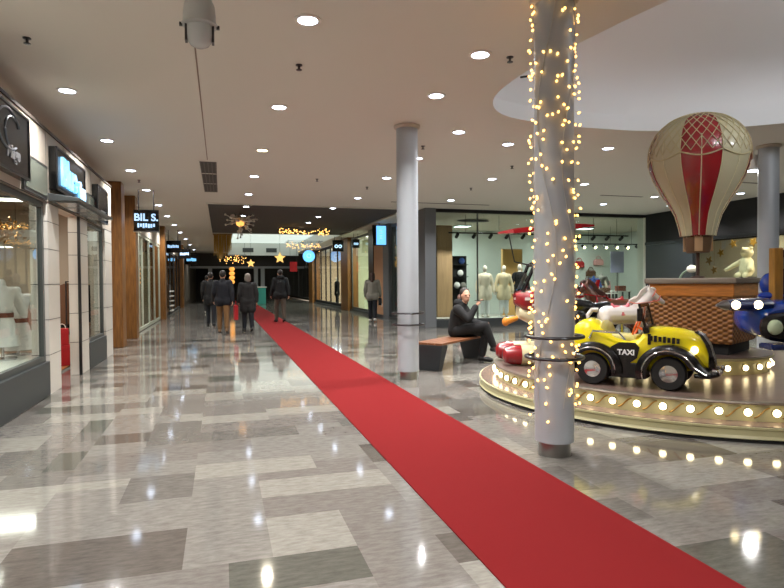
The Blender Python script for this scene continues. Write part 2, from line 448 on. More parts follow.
# left shop interiors
def shell(side, name, x0, x1, y0, y1, zc, wallm, floorm, ceilm=None, back='x0', power=60, colr=(1, 0.94, 0.85)):
    b = NB()
    if back == 'x0': bx(b, x0-0.05, x0, y0, y1, 0, zc)
    if back == 'x1': bx(b, x1, x1+0.05, y0, y1, 0, zc)
    if back == 'y1': bx(b, x0, x1, y1, y1+0.05, 0, zc)
    if back != 'y1':
        bx(b, x0, x1, y0, y0+0.04, 0, zc); bx(b, x0, x1, y1-0.04, y1, 0, zc)
    else:
        bx(b, x1-0.04, x1, y0, y1, 0, zc); bx(b, x0, x0+0.04, y0+4.5, y1, 0, zc)
    struct('wall_'+name, b, wallm)
    b = NB(); bx(b, x0, x1, y0, y1, zc, zc+0.04); struct('ceiling_'+name, b, ceilm or M_white)
    if floorm:
        b = NB(); bx(b, x0, x1, y0, y1, -0.011, 0.004); struct('floor_'+name, b, floorm)
def shoplight(loc, sx, sy, label, power, color=(1, 0.93, 0.83), m=None):
    t = thing('ceiling_light', label, 'ceiling light', loc, 0, 'shop ceiling lights')
    b = NB(); bx(b, -sx/2-0.03, sx/2+0.03, -sy/2-0.03, sy/2+0.03, -0.03, 0); obj('frame', b, M_frame, t)
    b = NB(); bx(b, -sx/2, sx/2, -sy/2, sy/2, -0.036, -0.03); obj('diffuser', b, m or M_panel, t)
    lamp('shop_area', 'AREA', (0, 0, -0.06), power, color, sx, t, sy=sy)
shell('left', 'left_boutique', -6.2, -2.52, 3.0, 13.85, 2.95, mat('boutique_wall', (176, 166, 150), 0.7), M_woodfl, mat('boutique_ceiling', (150, 142, 130), 0.8))
shoplight((-3.6, 6.5, 2.94), 1.0, 0.5, 'ceiling light inside the left boutique behind the first window', 70)
shoplight((-3.6, 9.6, 2.94), 1.0, 0.5, 'ceiling light inside the left boutique beyond the doorway', 60)
shoplight((-3.6, 11.8, 2.94), 0.8, 0.4, 'ceiling light inside the left boutique behind the second window', 40)

def bust(name, label, loc, rz, top, skirt, belt, hgt=0.5, grp='display busts in the left window'):
    t = thing(name, label, 'mannequin', loc, rz, grp)
    b = NB(); lathe(b, [(0, 0), (0.16, 0), (0.16, 0.02), (0.02, 0.035), (0.018, hgt), (0, hgt)], 20); obj('stand', b, M_chrome, t, smooth=True)
    blob('garment_top', [((0, -0.17, hgt+0.58), (0, 0.17, hgt+0.58), 0.07, 0.07), ((0, 0, hgt+0.28), (0, 0, hgt+0.52), 0.11, 0.14), ((0, 0, hgt+0.6), (0, 0, hgt+0.7), 0.055, 0.05),
         ((0, 0.19, hgt+0.56), (0.05, 0.27, hgt+0.3), 0.065, 0.055), ((0, -0.19, hgt+0.56), (0.05, -0.27, hgt+0.3), 0.065, 0.055)], top, t, 0.014, 5)
    b = NB(); lathe(b, [(0.118, hgt+0.25), (0.128, hgt+0.25), (0.128, hgt+0.31), (0.118, hgt+0.31)], 24); obj('belt', b, belt, t, smooth=True)
    b = NB(); lathe(b, [(0.12, hgt+0.25), (0.16, hgt+0.12), (0.2, hgt-0.12), (0.195, hgt-0.12), (0.11, hgt+0.24)], 28); obj('skirt', b, skirt, t, smooth=True)
    return t
M_wcloth = mat('white_cotton', (228, 228, 226), 0.9, bump=0.3, bscale=30)
M_ccloth = mat('cream_wool', (236, 222, 198), 0.95, bump=0.4, bscale=80)
M_belt = mat('brown_leather', (120, 62, 40), 0.5)
bust('dress_bust', 'white blouse and skirt bust with brown belt, nearest the left window edge', (-2.72, 8.62, 0.43), R(-30), M_wcloth, M_wcloth, M_belt, 0.3)
bust('dress_bust', 'white belted dress bust nearer the pier in the first left window', (-2.70, 9.15, 0.43), R(-35), M_wcloth, M_wcloth, M_belt, 0.2)
b = NB(); bx(b, -3.1, -2.34, 4.5, 9.4, 0.36, 0.43); bx(b, -3.1, -3.04, 4.5, 9.4, 0.004, 0.36)
tag(obj('display_platform', b, M_white), 'white display platform behind the glass of the first left window', 'platform')
# gold sequin garland
t = thing('sequin_garland', 'gold sequin garland hanging at the top of the first left window', 'garland', (-2.72, 8.6, 2.35), PI/2)
rnd = random.Random(3); b = NB()
for k in range(170):
    p = (rnd.uniform(-0.8, 0.65), rnd.uniform(-0.12, 0.12), rnd.gauss(-0.22, 0.07))
    box(b, p, (0.05, 0.008, 0.035), 0, Matrix.Translation(p) @ Euler((rnd.uniform(-1, 1), rnd.uniform(-1, 1), rnd.uniform(-1, 1))).to_matrix().to_4x4() @ Matrix.Translation(V(p)*-1))
o = obj('sequins', b, mat('gold_sequin', (190, 140, 70), 0.25, 0.7), t); o['kind'] = 'stuff'
b = NB(); rod(b, (-0.8, 0, -0.1), (0.65, 0, -0.1), 0.008); rod(b, (-0.7, 0, -0.1), (-0.7, 0, 0.59), 0.004); rod(b, (0.6, 0, -0.1), (0.6, 0, 0.59), 0.004); obj('hanging_rod', b, M_dsteel, t)
def rack(label, loc, rz, colors, n=9, L=1.2):
    t = thing('clothes_rail', label, 'clothes rail', loc, rz, 'clothes rails inside the shops')
    b = NB(); rod(b, (-L/2, 0, 1.45), (L/2, 0, 1.45), 0.012)
    for s in (-1, 1): rod(b, (s*L/2, 0, 0), (s*L/2, 0, 1.45), 0.014); rod(b, (s*L/2, -0.22, 0.015), (s*L/2, 0.22, 0.015), 0.014)
    obj('rail_frame', b, M_dsteel, t)
    for k in range(n):
        x = -L/2+L*(k+0.7)/(n+0.4)
        b = NB(); w = 0.2+0.03*((k*7) % 3); z0 = 0.62-0.08*((k*5) % 4)
        loft(b, [[(x+sx*0.018, yy, z) for sx, yy in ((-1, -ww), (1, -ww), (1, ww), (-1, ww))] for z, ww in ((z0, w), (1.2, w*0.95), (1.38, w*0.8), (1.42, 0.04))])
        g = obj('hanging_garment', b, colors[k % len(colors)], None, bevel=0.008, loc=None)
        g.parent = t
    return t
M_rcloth = mat('red_cloth', (166, 28, 34), 0.9); M_bcloth = mat('black_cloth', (18, 18, 20), 0.9); M_bluecl = mat('blue_cloth', (54, 84, 150), 0.9)
M_brcloth = mat('brown_cloth', (96, 66, 46), 0.9); M_grcloth = mat('grey_cloth', (128, 126, 120), 0.9); M_pkcloth = mat('pink_cloth', (214, 160, 158), 0.9)
rack('clothes rail with dark and white garments inside the left doorway', (-4.4, 9.3, 0.004), 0.1, [M_bcloth, M_wcloth, M_brcloth])
rack('clothes rail with mixed garments behind the first left window', (-4.6, 6.4, 0.004), R(90), [M_brcloth, M_grcloth, M_rcloth, M_wcloth], 11, 1.6)
rack('clothes rail with brown and black coats behind the second left window', (-2.8, 13.0, 0.004), R(80), [M_brcloth, M_bcloth, M_tan], 6, 0.9)
# red bags stacked inside doorway
for k, (z, s) in enumerate(((0.004, 1.0), (0.36, 0.8))):
    t = thing('shopping_bag', ['larger red bag standing on the wooden floor in the left doorway', 'smaller red bag stacked on another inside the left doorway'][k], 'bag', (-2.64, 11.2, z), 0.2, 'red bags in the left doorway')
    b = NB(); loft(b, [[(sx*0.13*s*f, sy*0.1*s*f, zz) for sx, sy in ((-1, -1), (1, -1), (1, 1), (-1, 1))] for zz, f in ((0, 1), (0.3*s, 1.0), (0.355*s, 0.9))]); obj('bag_body', b, M_rcloth, t, bevel=0.012)
    if k == 1:
        b = NB(); tube(b, [(0.07*s*math.cos(a), 0, 0.35*s+0.1*s*math.sin(a)) for a in [PI*i/10 for i in range(11)]], 0.006); obj('handle', b, M_white, t)

# wooden posts along the left side
def woodpost(y0, y1, x0, x1, nm='trim_wood_post'):
    b = NB(); bx(b, x0, x1, y0, y1, 0, CZ-0.001); struct(nm, b, M_wood, bevel=0.01)
woodpost(13.9, 14.35, -2.6, -2.07); woodpost(16.05, 16.5, -2.6, -2.07); woodpost(24.2, 24.7, -2.6, -2.07); woodpost(35.5, 36.1, -2.6, -2.07)
b = NB(); bx(b, -2.5, -2.4, 12.8, 13.9, 0, CZ); bx(b, -2.5, -2.4, 14.35, 16.05, 0, CZ); struct('wall_left_link', b, M_cream)
# left shop with tall glazing
window('window_3', 'x', 16.5, 24.2, 0.02, 2.9, -2.3, (18.3, 19.1, 20.8, 22.4), 0.09, mat('pale_green_frame', (168, 172, 156), 0.4))
b = NB(); bx(b, -2.4, -2.25, 16.5, 24.2, 2.9, CZ); bx(b, -2.4, -2.25, 24.7, 35.5, 2.9, CZ); struct('wall_left_bulkhead', b, M_cream)
shell('left', 'left_shop', -6.2, -2.45, 13.9, 24.45, 3.0, mat('warm_shop_wall', (204, 180, 146), 0.7), M_woodfl)
shoplight((-3.8, 18.2, 2.99), 1.2, 0.5, 'ceiling light in the tall glazed left shop, nearer one', 80)
shoplight((-3.8, 22.0, 2.99), 1.2, 0.5, 'ceiling light in the tall glazed left shop, farther one', 80)
b = NB(); bx(b, -2.9, -2.5, 21.2, 23.2, 0.004, 2.6); tag(obj('display_board', b, M_tan), 'tan display panel standing behind the tall left glazing', 'panel')
rack('clothes rail with grey coats inside the tall glazed left shop', (-3.4, 19.6, 0.004), R(75), [M_grcloth, M_bcloth, M_ccloth], 8)
# third left shop
shell('left', 'left_far_shop', -6.2, -2.45, 24.75, 35.5, 3.0, mat('brown_shop_wall', (128, 92, 58), 0.7), M_woodfl)
shoplight((-3.8, 27.5, 2.99), 1.2, 0.5, 'ceiling light in the far left shop with wooden panels, nearer one', 80)
shoplight((-3.8, 32.0, 2.99), 1.2, 0.5, 'ceiling light in the far left shop with wooden panels, farther one', 30)
b = NB(); bx(b, -2.42, -2.3, 24.7, 27.0, 0, 2.9); struct('wall_left_wood', b, M_wood)
window('window_4', 'x', 27.0, 35.5, 0.02, 2.9, -2.3, (29.2, 31.4, 33.4), 0.1, M_blackm)
t = thing('display_shelf', 'stepped white display shelves in the far left shop front', 'shelf', (-2.1, 28.0, 0), 0)
b = NB()
for k in range(5): bx(b, -0.14, 0.0, 0.0, 0.9, 0.16+k*0.22, 0.2+k*0.22)
obj('shelf_board', b, M_white, t)
b = NB(); bx(b, -0.16, -0.14, 0, 0.9, 0, 1.35); obj('back_panel', b, M_blackm, t)
b = NB(); bx(b, -2.5, -2.15, 36.1, 56, 0, CZ); struct('wall_left_far', b, mat('far_dark_wall', (70, 62, 54), 0.5))
b = NB(); bx(b, -2.15, -2.11, 38.0, 43.5, 0.3, 2.6); struct('trim_left_far_panel', b, mat('far_panel', (90, 84, 76), 0.4))

# ------------------------------------------------------------------ right corridor shops
XR = 6.2
b = NB(); bx(b, 5.95, 6.31, 16.6, 17.25, 0, CZ-0.001); struct('trim_grey_pillar', b, M_greypil, bevel=0.01)
def rpost(y0, y1): 
    b = NB(); bx(b, 6.05, 6.6, y0, y1, 0, CZ-0.001); struct('trim_wood_post', b, M_wood, bevel=0.01)
rpost(28.3, 30.0); rpost(39.9, 41.6)
window('window_5', 'x', 17.25, 21.3, 0.1, 3.6, XR+0.08, (18.6, 20.0), 0.1)
b = NB(); bx(b, XR-0.05, XR+0.25, 21.3, 22.1, 0, CZ-0.001); struct('trim_right_grey_post', b, M_greypil)
b = NB(); bx(b, XR, XR+0.2, 22.1, 23.7, 0.1, 3.4); struct('wall_right_peach', b, M_pink)
b = NB(); bx(b, XR-0.04, XR+0.2, 23.7, 24.5, 0, CZ-0.001); struct('trim_right_dark_post', b, M_dsteel)
window('window_6', 'x', 24.5, 28.3, 0.1, 3.6, XR+0.08, (), 0.1)
b = NB(); bx(b, XR-0.04, XR+0.2, 17.25, 28.3, 0, 0.1); bx(b, XR-0.04, XR+0.2, 30, 39.9, 0, 0.1); struct('baseboard_right', b, M_char)
window('window_7', 'x', 30.0, 39.9, 0.1, 3.6, XR+0.08, (32.0, 34.2, 35.8, 37.6), 0.16, M_blackm)
window('window_8', 'x', 41.6, 56, 0.1, 3.6, XR+0.08, (44, 46.5, 49, 52), 0.16, M_blackm)
for (y0, y1, nm, wm) in ((24.1, 29.6, 'right_green_shop', mat('pale_green_wall', (214, 218, 190), 0.7)),
                         (29.8, 41.0, 'right_dark_shop', mat('warm_cream_shop_wall', (206, 186, 158), 0.7)), (41.2, 56, 'right_far_shop', mat('warm_cream_shop_wall', (206, 186, 158), 0.7))):
    shell('right', nm, XR+0.22, 9.6, y0, y1, 3.6, wm, None, back='x1')
b = NB(); bx(b, XR+0.1, 9.7, 22.56, 56, -0.011, 0.003); struct('floor_right_shops', b, mat('pale_shop_floor', (170, 164, 154), 0.3))
shoplight((7.4, 26.4, 3.59), 1.6, 0.8, 'ceiling light in the pale green shop near the corridor', 260, (1, 0.97, 0.84))
shoplight((7.6, 33.5, 3.59), 1.2, 0.6, 'ceiling light in the dark framed right shop, nearer one', 330)
shoplight((7.6, 37.5, 3.59), 1.2, 0.6, 'ceiling light in the dark framed right shop, farther one', 330)
shoplight((7.6, 46.5, 3.59), 1.2, 0.6, 'ceiling light in the farthest right shop', 220)
def shelfunit(label, loc, rz, w=1.2, h=2.2, cols=None, seed=1):
    t = thing('shelf_unit', label, 'shelf', loc, rz, 'shelf units inside the right shops')
    b = NB(); bx(b, -w/2, w/2, 0.18, 0.2, 0, h)
    for s in (-1, 1): bx(b, s*w/2-0.02, s*w/2+0.02, -0.2, 0.2, 0, h)
    obj('carcass', b, M_white, t)
    n = 5; b = NB()
    for k in range(n): bx(b, -w/2, w/2, -0.2, 0.18, 0.1+k*(h-0.2)/n, 0.13+k*(h-0.2)/n)
    obj('shelf_board', b, M_white, t)
    rn = random.Random(seed); i = 0
    for k in range(n):
        for q in range(3):
            b = NB(); ww = rn.uniform(0.12, 0.26); hh = rn.uniform(0.1, 0.26); x = -w/2+w*(q+0.5)/3
            bx(b, x-ww/2, x+ww/2, -0.12, 0.12, 0.13+k*(h-0.2)/n, 0.13+k*(h-0.2)/n+hh)
            o = obj('folded_stack', b, cols[rn.randrange(len(cols))], t, bevel=0.015)
    return t
MIX = [M_wcloth, M_grcloth, M_bcloth, M_bluecl, M_pkcloth, M_brcloth]
shelfunit('white shelf of folded clothes seen between grey pillar and white column', (7.35, 21.2, 0.003), 0, 1.5, 2.3, MIX, 1)
shelfunit('white shelf of goods in the dark framed right shop, nearer', (8.4, 32.5, 0.003), R(-90), 1.6, 2.3, MIX, 3)
shelfunit('white shelf of goods in the dark framed right shop, farther', (8.4, 37.0, 0.003), R(-90), 1.6, 2.3, MIX, 4)
shelfunit('white shelf of goods in the farthest right shop', (8.4, 45.0, 0.003), R(-90), 1.6, 2.3, MIX, 5)
def mannequin(label, loc, rz, coat, trousers, skin, grp, h=1.75, name='mannequin', pose=0):
    t = thing(name, label, 'mannequin', loc, rz, grp); s = h/1.78
    S = lambda x, y, z: (x*s, y*s, z*s)
    blob('mannequin_body', [(S(0, 0, 1.48), S(0, 0, 1.56), .05*s, .05*s), (S(0, .09, .1), S(0, .09, .5), .04*s, .055*s), (S(0, -.09, .1), S(0, -.09, .5), .04*s, .055*s),
        (S(0, .09, .04), S(.13, .1, .035), .035*s, .03*s), (S(0, -.09, .04), S(.13, -.1, .035), .035*s, .03*s), (S(0, .09, .04), S(0, .09, .2), .04*s, .04*s), (S(0, -.09, .04), S(0, -.09, .2), .04*s, .04*s),
        (S(0, 0, 1.1), S(0, 0, 1.45), .1*s, .1*s), (S(0, .09, .5), S(0, .08, .95), .06*s, .08*s), (S(0, -.09, .5), S(0, -.08, .95), .06*s, .08*s), (S(0, 0, .9), S(0, 0, 1.1), .11*s, .1*s),
        (S(.06, .3, .86), S(.08, .31, .78), .03*s, .025*s), (S(.06, -.3, .86), S(.08, -.31, .78), .03*s, .025*s), (S(0, .18, 1.4), S(.0, .27, 1.12), .05*s, .04*s), (S(0, -.18, 1.4), S(.0, -.27, 1.12), .05*s, .04*s), (S(0, .27, 1.12), S(.06, .3, .86), .04*s, .03*s), (S(0, -.27, 1.12), S(.06, -.3, .86), .04*s, .03*s)],
        skin, t, 0.016, 3, [(S(0.01, 0, 1.66), (.085*s, .075*s, .115*s))])
    if coat: blob('coat', [(S(0, -.15, 1.42), S(0, .15, 1.42), .085*s, .085*s), (S(0, 0, 1.35), S(0, 0, 1.05), .18*s, .16*s), (S(0, -.06, 1.0), S(0, -.09, .72), .15*s, .17*s), (S(0, .06, 1.0), S(0, .09, .72), .15*s, .17*s),
        (S(0, .19, 1.4), S(0, .28, 1.12), .075*s, .065*s), (S(0, -.19, 1.4), S(0, -.28, 1.12), .075*s, .065*s), (S(0, .28, 1.12), S(.05, .3, .9), .065*s, .06*s), (S(0, -.28, 1.12), S(.05, -.3, .9), .065*s, .06*s)], coat, t, 0.018, 5)
    if trousers: blob('trousers', [(S(0, .09, .16), S(0, .09, .5), .075*s, .085*s), (S(0, -.09, .16), S(0, -.09, .5), .075*s, .085*s), (S(0, .09, .5), S(0, .08, .9), .085*s, .11*s), (S(0, -.09, .5), S(0, -.08, .9), .085*s, .11*s)], trousers, t, 0.016, 4)
    b = NB(); lathe(b, [(0, 0), (0.2, 0), (0.2, 0.012), (0, 0.014)], 24); obj('base_plate', b, M_chrome, t)
    return t
M_manq = mat('mannequin_white', (224, 214, 198), 0.5)
mannequin('dark jacketed mannequin in the pale green shop window behind the walking woman', (6.75, 25.0, 0.003), R(180), M_bcloth, M_grcloth, M_manq, 'mannequins in right shop windows')
mannequin('dark clothed mannequin in the dark framed right shop window', (6.8, 34.9, 0.003), R(180), M_bcloth, M_bcloth, M_manq, 'mannequins in right shop windows')
# end of the hall
b = NB(); bx(b, -2.6, 10, 55.8, 56, 0, CZ); struct('wall_end', b, mat('end_wall_dark', (40, 36, 34), 0.6))
for k, x in enumerate((-0.75, 2.55, 3.05)):
    b = NB(); bx(b, x-0.14, x+0.14, 44.9, 45.2, 0, 2.52); struct('trim_portal_post', b, mat('portal_grey', (150, 152, 156), 0.5))
b = NB(); bx(b, -2.1, 6.2, 44.9, 45.2, 2.52, 2.68); struct('trim_portal_beam', b, MATS['portal_grey'])
b = NB(); bx(b, -2.1, 6.2, 44.95, 45.15, 2.68, CZ-0.001); struct('wall_portal', b, mat('portal_dark', (44, 40, 38), 0.6))

# ------------------------------------------------------------------ back shop (facade at Y=16.7) and right wall
YB = 16.75
window('window_9', 'y', 6.31, 14.25, 0.22, CZ-0.06, YB, (7.75, 10.6), 0.03, M_frame)
b = NB(); bx(b, 6.31, 14.25, YB-0.06, YB+0.06, CZ-0.1, CZ-0.001); struct('trim_black_header', b, M_blackm)
b = NB(); bx(b, 6.31, 14.25, YB-0.08, YB+0.08, 0, 0.22); struct('baseboard_back', b, M_char)
b = NB(); bx(b, 13.98, 14.25, YB-0.1, YB+0.3, 0, CZ-0.1); struct('trim_white_post', b, mat('pale_post', (205, 208, 196), 0.5))
shell('back', 'back_shop', 6.5, 17.5, 16.9, 22.5, CZ-0.1, mat('aqua_white_wall', (206, 214, 206), 0.7), None, mat('shop_ceiling', (196, 190, 172), 0.8), back='y1')
b = NB(); bx(b, 6.55, 17.5, 16.83, 22.5, -0.011, 0.003); struct('floor_back_shop', b, mat('pale_shop_floor', (170, 164, 154), 0.3))
b = NB(); bx(b, 6.7, 13.6, 16.95, 18.1, 0.003, 0.22); tag(obj('display_plinth', b, M_white, bevel=0.01), 'long low white plinth behind the back shop glass', 'platform')
b = NB(); bx(b, 6.95, 7.5, 18.2, 18.5, 0.003, 3.3); tag(obj('display_board', b, M_tan, bevel=0.01), 'tall tan wooden panel beside the grey pillar in the back shop', 'panel')
b = NB(); bx(b, 10.0, 10.8, 19.4, 19.55, 0.003, 2.6); tag(obj('display_board', b, mat('honey_panel', (206, 164, 96), 0.6)), 'honey wooden panel behind the fairy light column', 'panel')
t = thing('accessory_stand', 'black stand of white bags and hats between tan panel and mannequins', 'shelf', (8.0, 18.7, 0.003), R(-10))
b = NB(); bx(b, -0.25, 0.25, 0.12, 0.16, 0, 2.3)
for k in range(5): bx(b, -0.25, 0.25, -0.15, 0.12, 0.3+k*0.42, 0.32+k*0.42)
obj('stand_frame', b, M_blackm, t)
for k, (c, m_) in enumerate((((-0.1, 0, 0.45), M_wcloth), ((0.12, 0, 0.43), M_bcloth), ((0.0, 0, 0.86), M_pkcloth), ((-0.12, 0, 1.28), M_wcloth), ((0.1, 0, 1.27), M_grcloth), ((0, 0, 1.7), M_wcloth), ((0.05, 0, 2.12), M_bluecl))):
    b = NB(); ell(b, c, (0.11, 0.1, 0.115), 12); obj('hat', b, m_, t, smooth=True)
mannequin('cream coated mannequin on the plinth beside the seated woman', (8.36, 17.5, 0.22), R(-95), M_ccloth, M_wcloth, M_manq, 'mannequins in the back shop window', 1.72)
mannequin('cream jacketed mannequin on the plinth, next to the red helicopter', (9.05, 17.5, 0.22), R(-100), mat('oat_wool', (226, 208, 172), 0.95), M_wcloth, M_manq, 'mannequins in the back shop window', 1.72)
mannequin('white clothed mannequin to the right of the fairy light column', (11.1, 18.3, 0.003), R(-100), M_wcloth, M_wcloth, M_manq, 'mannequins in the back shop window', 1.75)
mannequin('black clothed mannequin behind the red helicopter ride', (9.75, 17.7, 0.22), R(-100), M_bcloth, M_bcloth, M_manq, 'mannequins in the back shop window', 1.78)
# tree print on wall: small wall shelf with goods
def wallrow(label, x, y, cols, seed):
    rack(label, (x, y, 0.003), R(5), cols, 9, 1.3)
rack('clothes rail with white garments at right in the back shop', (15.6, 21.6, 0.003), R(5), [M_wcloth, M_ccloth, M_pkcloth], 9, 1.3)
rack('clothes rail with pale garments behind the brown horse', (14.0, 21.8, 0.003), R(0), [M_wcloth, M_grcloth, M_wcloth], 9, 1.3)
def table(label, loc, w, d, h, stacks):
    t = thing('display_table', label, 'table', loc, R(-8), 'display tables in the back shop')
    b = NB(); bx(b, -w/2, w/2, -d/2, d/2, h-0.04, h); obj('tabletop', b, M_white, t, bevel=0.006)
    for sx in (-1, 1):
        for sy in (-1, 1):
            b = NB(); bx(b, sx*(w/2-0.06)-0.025, sx*(w/2-0.06)+0.025, sy*(d/2-0.06)-0.025, sy*(d/2-0.06)+0.025, 0, h-0.04); obj('leg', b, M_dsteel, t)
    return t
table('white display table behind the brown horse', (13.5, 18.6, 0.003), 1.3, 0.6, 0.95, 0)
table('white display table near the white corner post in the back shop', (15.0, 19.4, 0.003), 0.8, 0.6, 1.0, 0)
def stack(label, loc, m_, n=4, rz=0.0):
    t = thing('folded_clothes', label, 'clothes', loc, rz, 'folded clothes on the back shop tables'); r_ = random.Random(n)
    for k in range(n):
        b = NB(); bx(b, -0.17, 0.17, -0.13, 0.13, k*0.05, k*0.05+0.045); obj('folded_garment', b, m_, t, bevel=0.015, loc=(r_.uniform(-.01, .01), 0, 0))
stack('stack of blue folded jumpers on the display table', (13.2, 18.62, 0.953), M_bluecl, 7, -0.1)
stack('stack of brown folded jumpers on the display table', (13.75, 18.55, 0.953), M_brcloth, 4, -0.1)
stack('stack of red brown folded jumpers on the corner table', (15.1, 19.37, 1.003), mat('russet_cloth', (150, 84, 66), 0.9), 4, -0.1)
t = thing('price_board', 'pale lilac price board on a tall stand beside the display tables', 'board', (14.35, 18.6, 0.003), R(-100))
b = NB(); bx(b, -0.01, 0.01, -0.26, 0.26, 1.7, 2.5); obj('board_face', b, mat('lilac_board', (178, 182, 214), 0.5), t)
b = NB(); rod(b, (0, 0, 0), (0, 0, 1.71), 0.015); box(b, (0, 0, 0.006), (0.3, 0.3, 0.012)); obj('stand', b, M_dsteel, t)
def track(label, y, z, x0, x1, spots, lit, seed):
    t = thing('track_light', label, 'track light', ((x0+x1)/2, y, z), 0, 'track lights in the back shop'); L = x1-x0
    b = NB(); bx(b, -L/2, L/2, -0.02, 0.02, -0.02, 0.02); obj('rail', b, M_blackm, t)
    b = NB()
    for q in range(3): rod(b, (-L/2+L*(q+0.5)/3, 0, 0.02), (-L/2+L*(q+0.5)/3, 0, 3.5-z+0.03), 0.006)
    obj('hanger', b, M_dsteel, t)
    for k in range(spots):
        x = -L/2+L*(k+0.5)/spots
        b = NB(); rod(b, (x, 0, -0.02), (x, 0, -0.06), 0.012); rod(b, (x, -0.06, -0.05), (x, 0.08, -0.13), 0.05, 0.055) if not lit else rod(b, (x, 0.06, -0.07), (x, -0.1, -0.15), 0.05, 0.055)
        s = obj('spot_head', b, M_blackm, t)
        if lit:
            b = NB(); rod(b, (x, -0.1, -0.15), (x, -0.108, -0.154), 0.052); obj('spot_lens', b, M_lensw, s)
        else: lamp('spot_lamp', 'SPOT', (x, 0.10, -0.16), 70, (1, 0.96, 0.9), 0.04, t, (R(30), 0, 0), R(90))
track('black track light rail behind the back shop glass over the mannequins', 17.05, 2.95, 6.9, 10.4, 6, False, 1)
track('black track light rail behind the glass right of the lit column', 17.05, 2.95, 10.8, 13.6, 5, False, 2)
track('deeper lit track light rail in the back shop', 19.6, 2.85, 13.3, 16.3, 6, True, 3)
bust('clothing_bust', 'blue jacketed bust behind the display tables in the back shop', (13.75, 19.2, 0.003), R(-100), M_bluecl, M_grcloth, M_belt, 0.85, 'busts in the back shop')
bust('clothing_bust', 'pale jacketed bust farther right in the back shop', (14.9, 20.3, 0.003), R(-110), M_grcloth, M_wcloth, M_belt, 0.95, 'busts in the back shop')
for k, (x, z, m_) in enumerate(((15.3, 2.0, M_rcloth), (15.9, 1.6, M_brcloth), (16.3, 2.1, M_pkcloth), (14.6, 2.2, M_brcloth))):
    t = thing('handbag', ['red handbag hanging on the back shop wall', 'brown handbag hanging low on the back shop wall', 'pink handbag hanging at right on the back shop wall', 'brown handbag hanging high on the back shop wall'][k], 'bag', (x, 22.36, z), 0, 'handbags on the back shop wall')
    b = NB(); loft(b, [[(sx*0.22*f, sy*0.07*f+0.05, zz) for sx, sy in ((-1, -1), (1, -1), (1, 1), (-1, 1))] for zz, f in ((0, 1), (0.2, 1.0), (0.28, 0.7))]); obj('bag_body', b, m_, t, bevel=0.012)
    b = NB(); tube(b, [(0.13*math.cos(a), 0.05, 0.26+0.16*math.sin(a)) for a in [PI*i/10 for i in range(11)]], 0.012); rod(b, (0, 0.05, 0.41), (0, 0.13, 0.41), 0.01); obj('handle', b, m_, t)
b = NB(); ell(b, (0, 0, 0), (0.6, 0.3, 0.03), 24)
tag(obj('ceiling_oval', b, M_blackm, loc=(8.45, 18.6, CZ-0.14)), 'flat black oval drawn for an opening in the back shop ceiling', 'lamp')  # black disc stands in for a dark opening in the shop ceiling
shoplight((8.9, 20.6, CZ-0.11), 0.5, 0.5, 'ceiling light over the cream mannequins in the back shop', 120, (0.94, 1.0, 0.97), M_panelc)
shoplight((14.2, 20.4, CZ-0.11), 0.5, 0.5, 'ceiling light over the display tables in the back shop', 110, (0.97, 1.0, 0.93), M_panelc)
# right wall X=14 : dark shop
XW = 14.0
b = NB(); bx(b, XW, XW+0.2, -5, 16.65, 2.66, CZ-0.001); struct('wall_right_fascia', b, M_blackm)
b = NB(); bx(b, XW-0.04, XW, -5, 16.65, 2.6, 2.7); struct('trim_right_fascia_edge', b, M_dsteel)
window('window_10', 'x', 4.0, 14.6, 0.3, 2.62, XW+0.1, (7.5, 11.2), 0.06, M_blackm)
b = NB(); bx(b, XW, XW+0.2, -5, 16.65, 0, 0.3); bx(b, XW, XW+0.2, -5, 4.0, 0.3, 2.66); struct('baseboard_right_wall', b, M_char)
b = NB(); bx(b, XW, XW+0.2, 14.6, 16.65, 0.3, 2.66); struct('wall_right_corner', b, mat('dark_slate_panel', (46, 50, 54), 0.35))
shell('right', 'right_display', XW+0.22, 16.2, -5, 16.6, 2.9, mat('display_cream', (206, 196, 176), 0.7), None, back='x1')
b = NB(); bx(b, XW+0.2, 16.2, -5, 16.6, -0.011, 0.003); struct('floor_right_display', b, MATS['pale_shop_floor'])
b = NB(); bx(b, XW+0.25, XW+1.1, 8.0, 14.5, 0.003, 1.4); tag(obj('display_counter', b, M_cream, bevel=0.01), 'cream display counter behind the right shop glass', 'counter')
shoplight((14.9, 12.9, 2.89), 0.6, 2.2, 'ceiling light over the cream figure in the right shop', 55, (1, 0.88, 0.66))
shoplight((15.0, 8.6, 2.89), 0.6, 2.2, 'ceiling light at the right edge in the right shop', 40, (1, 0.92, 0.76))
def star(bm, c, r, ax='x', th=0.02, n=5, ri=0.42, rot=0.0):
    pts = [(c[1]+(r if k % 2 == 0 else r*ri)*math.sin(PI*k/n+rot), c[2]+(r if k % 2 == 0 else r*ri)*math.cos(PI*k/n+rot)) for k in range(2*n)]
    prism(bm, pts, ax, c[0]-th/2, c[0]+th/2)
pos = [(14.3, 2.42), (13.5, 2.25), (13.95, 2.02), (14.5, 1.86), (13.05, 2.5), (12.35, 2.5), (12.05, 2.42), (13.75, 1.72)]
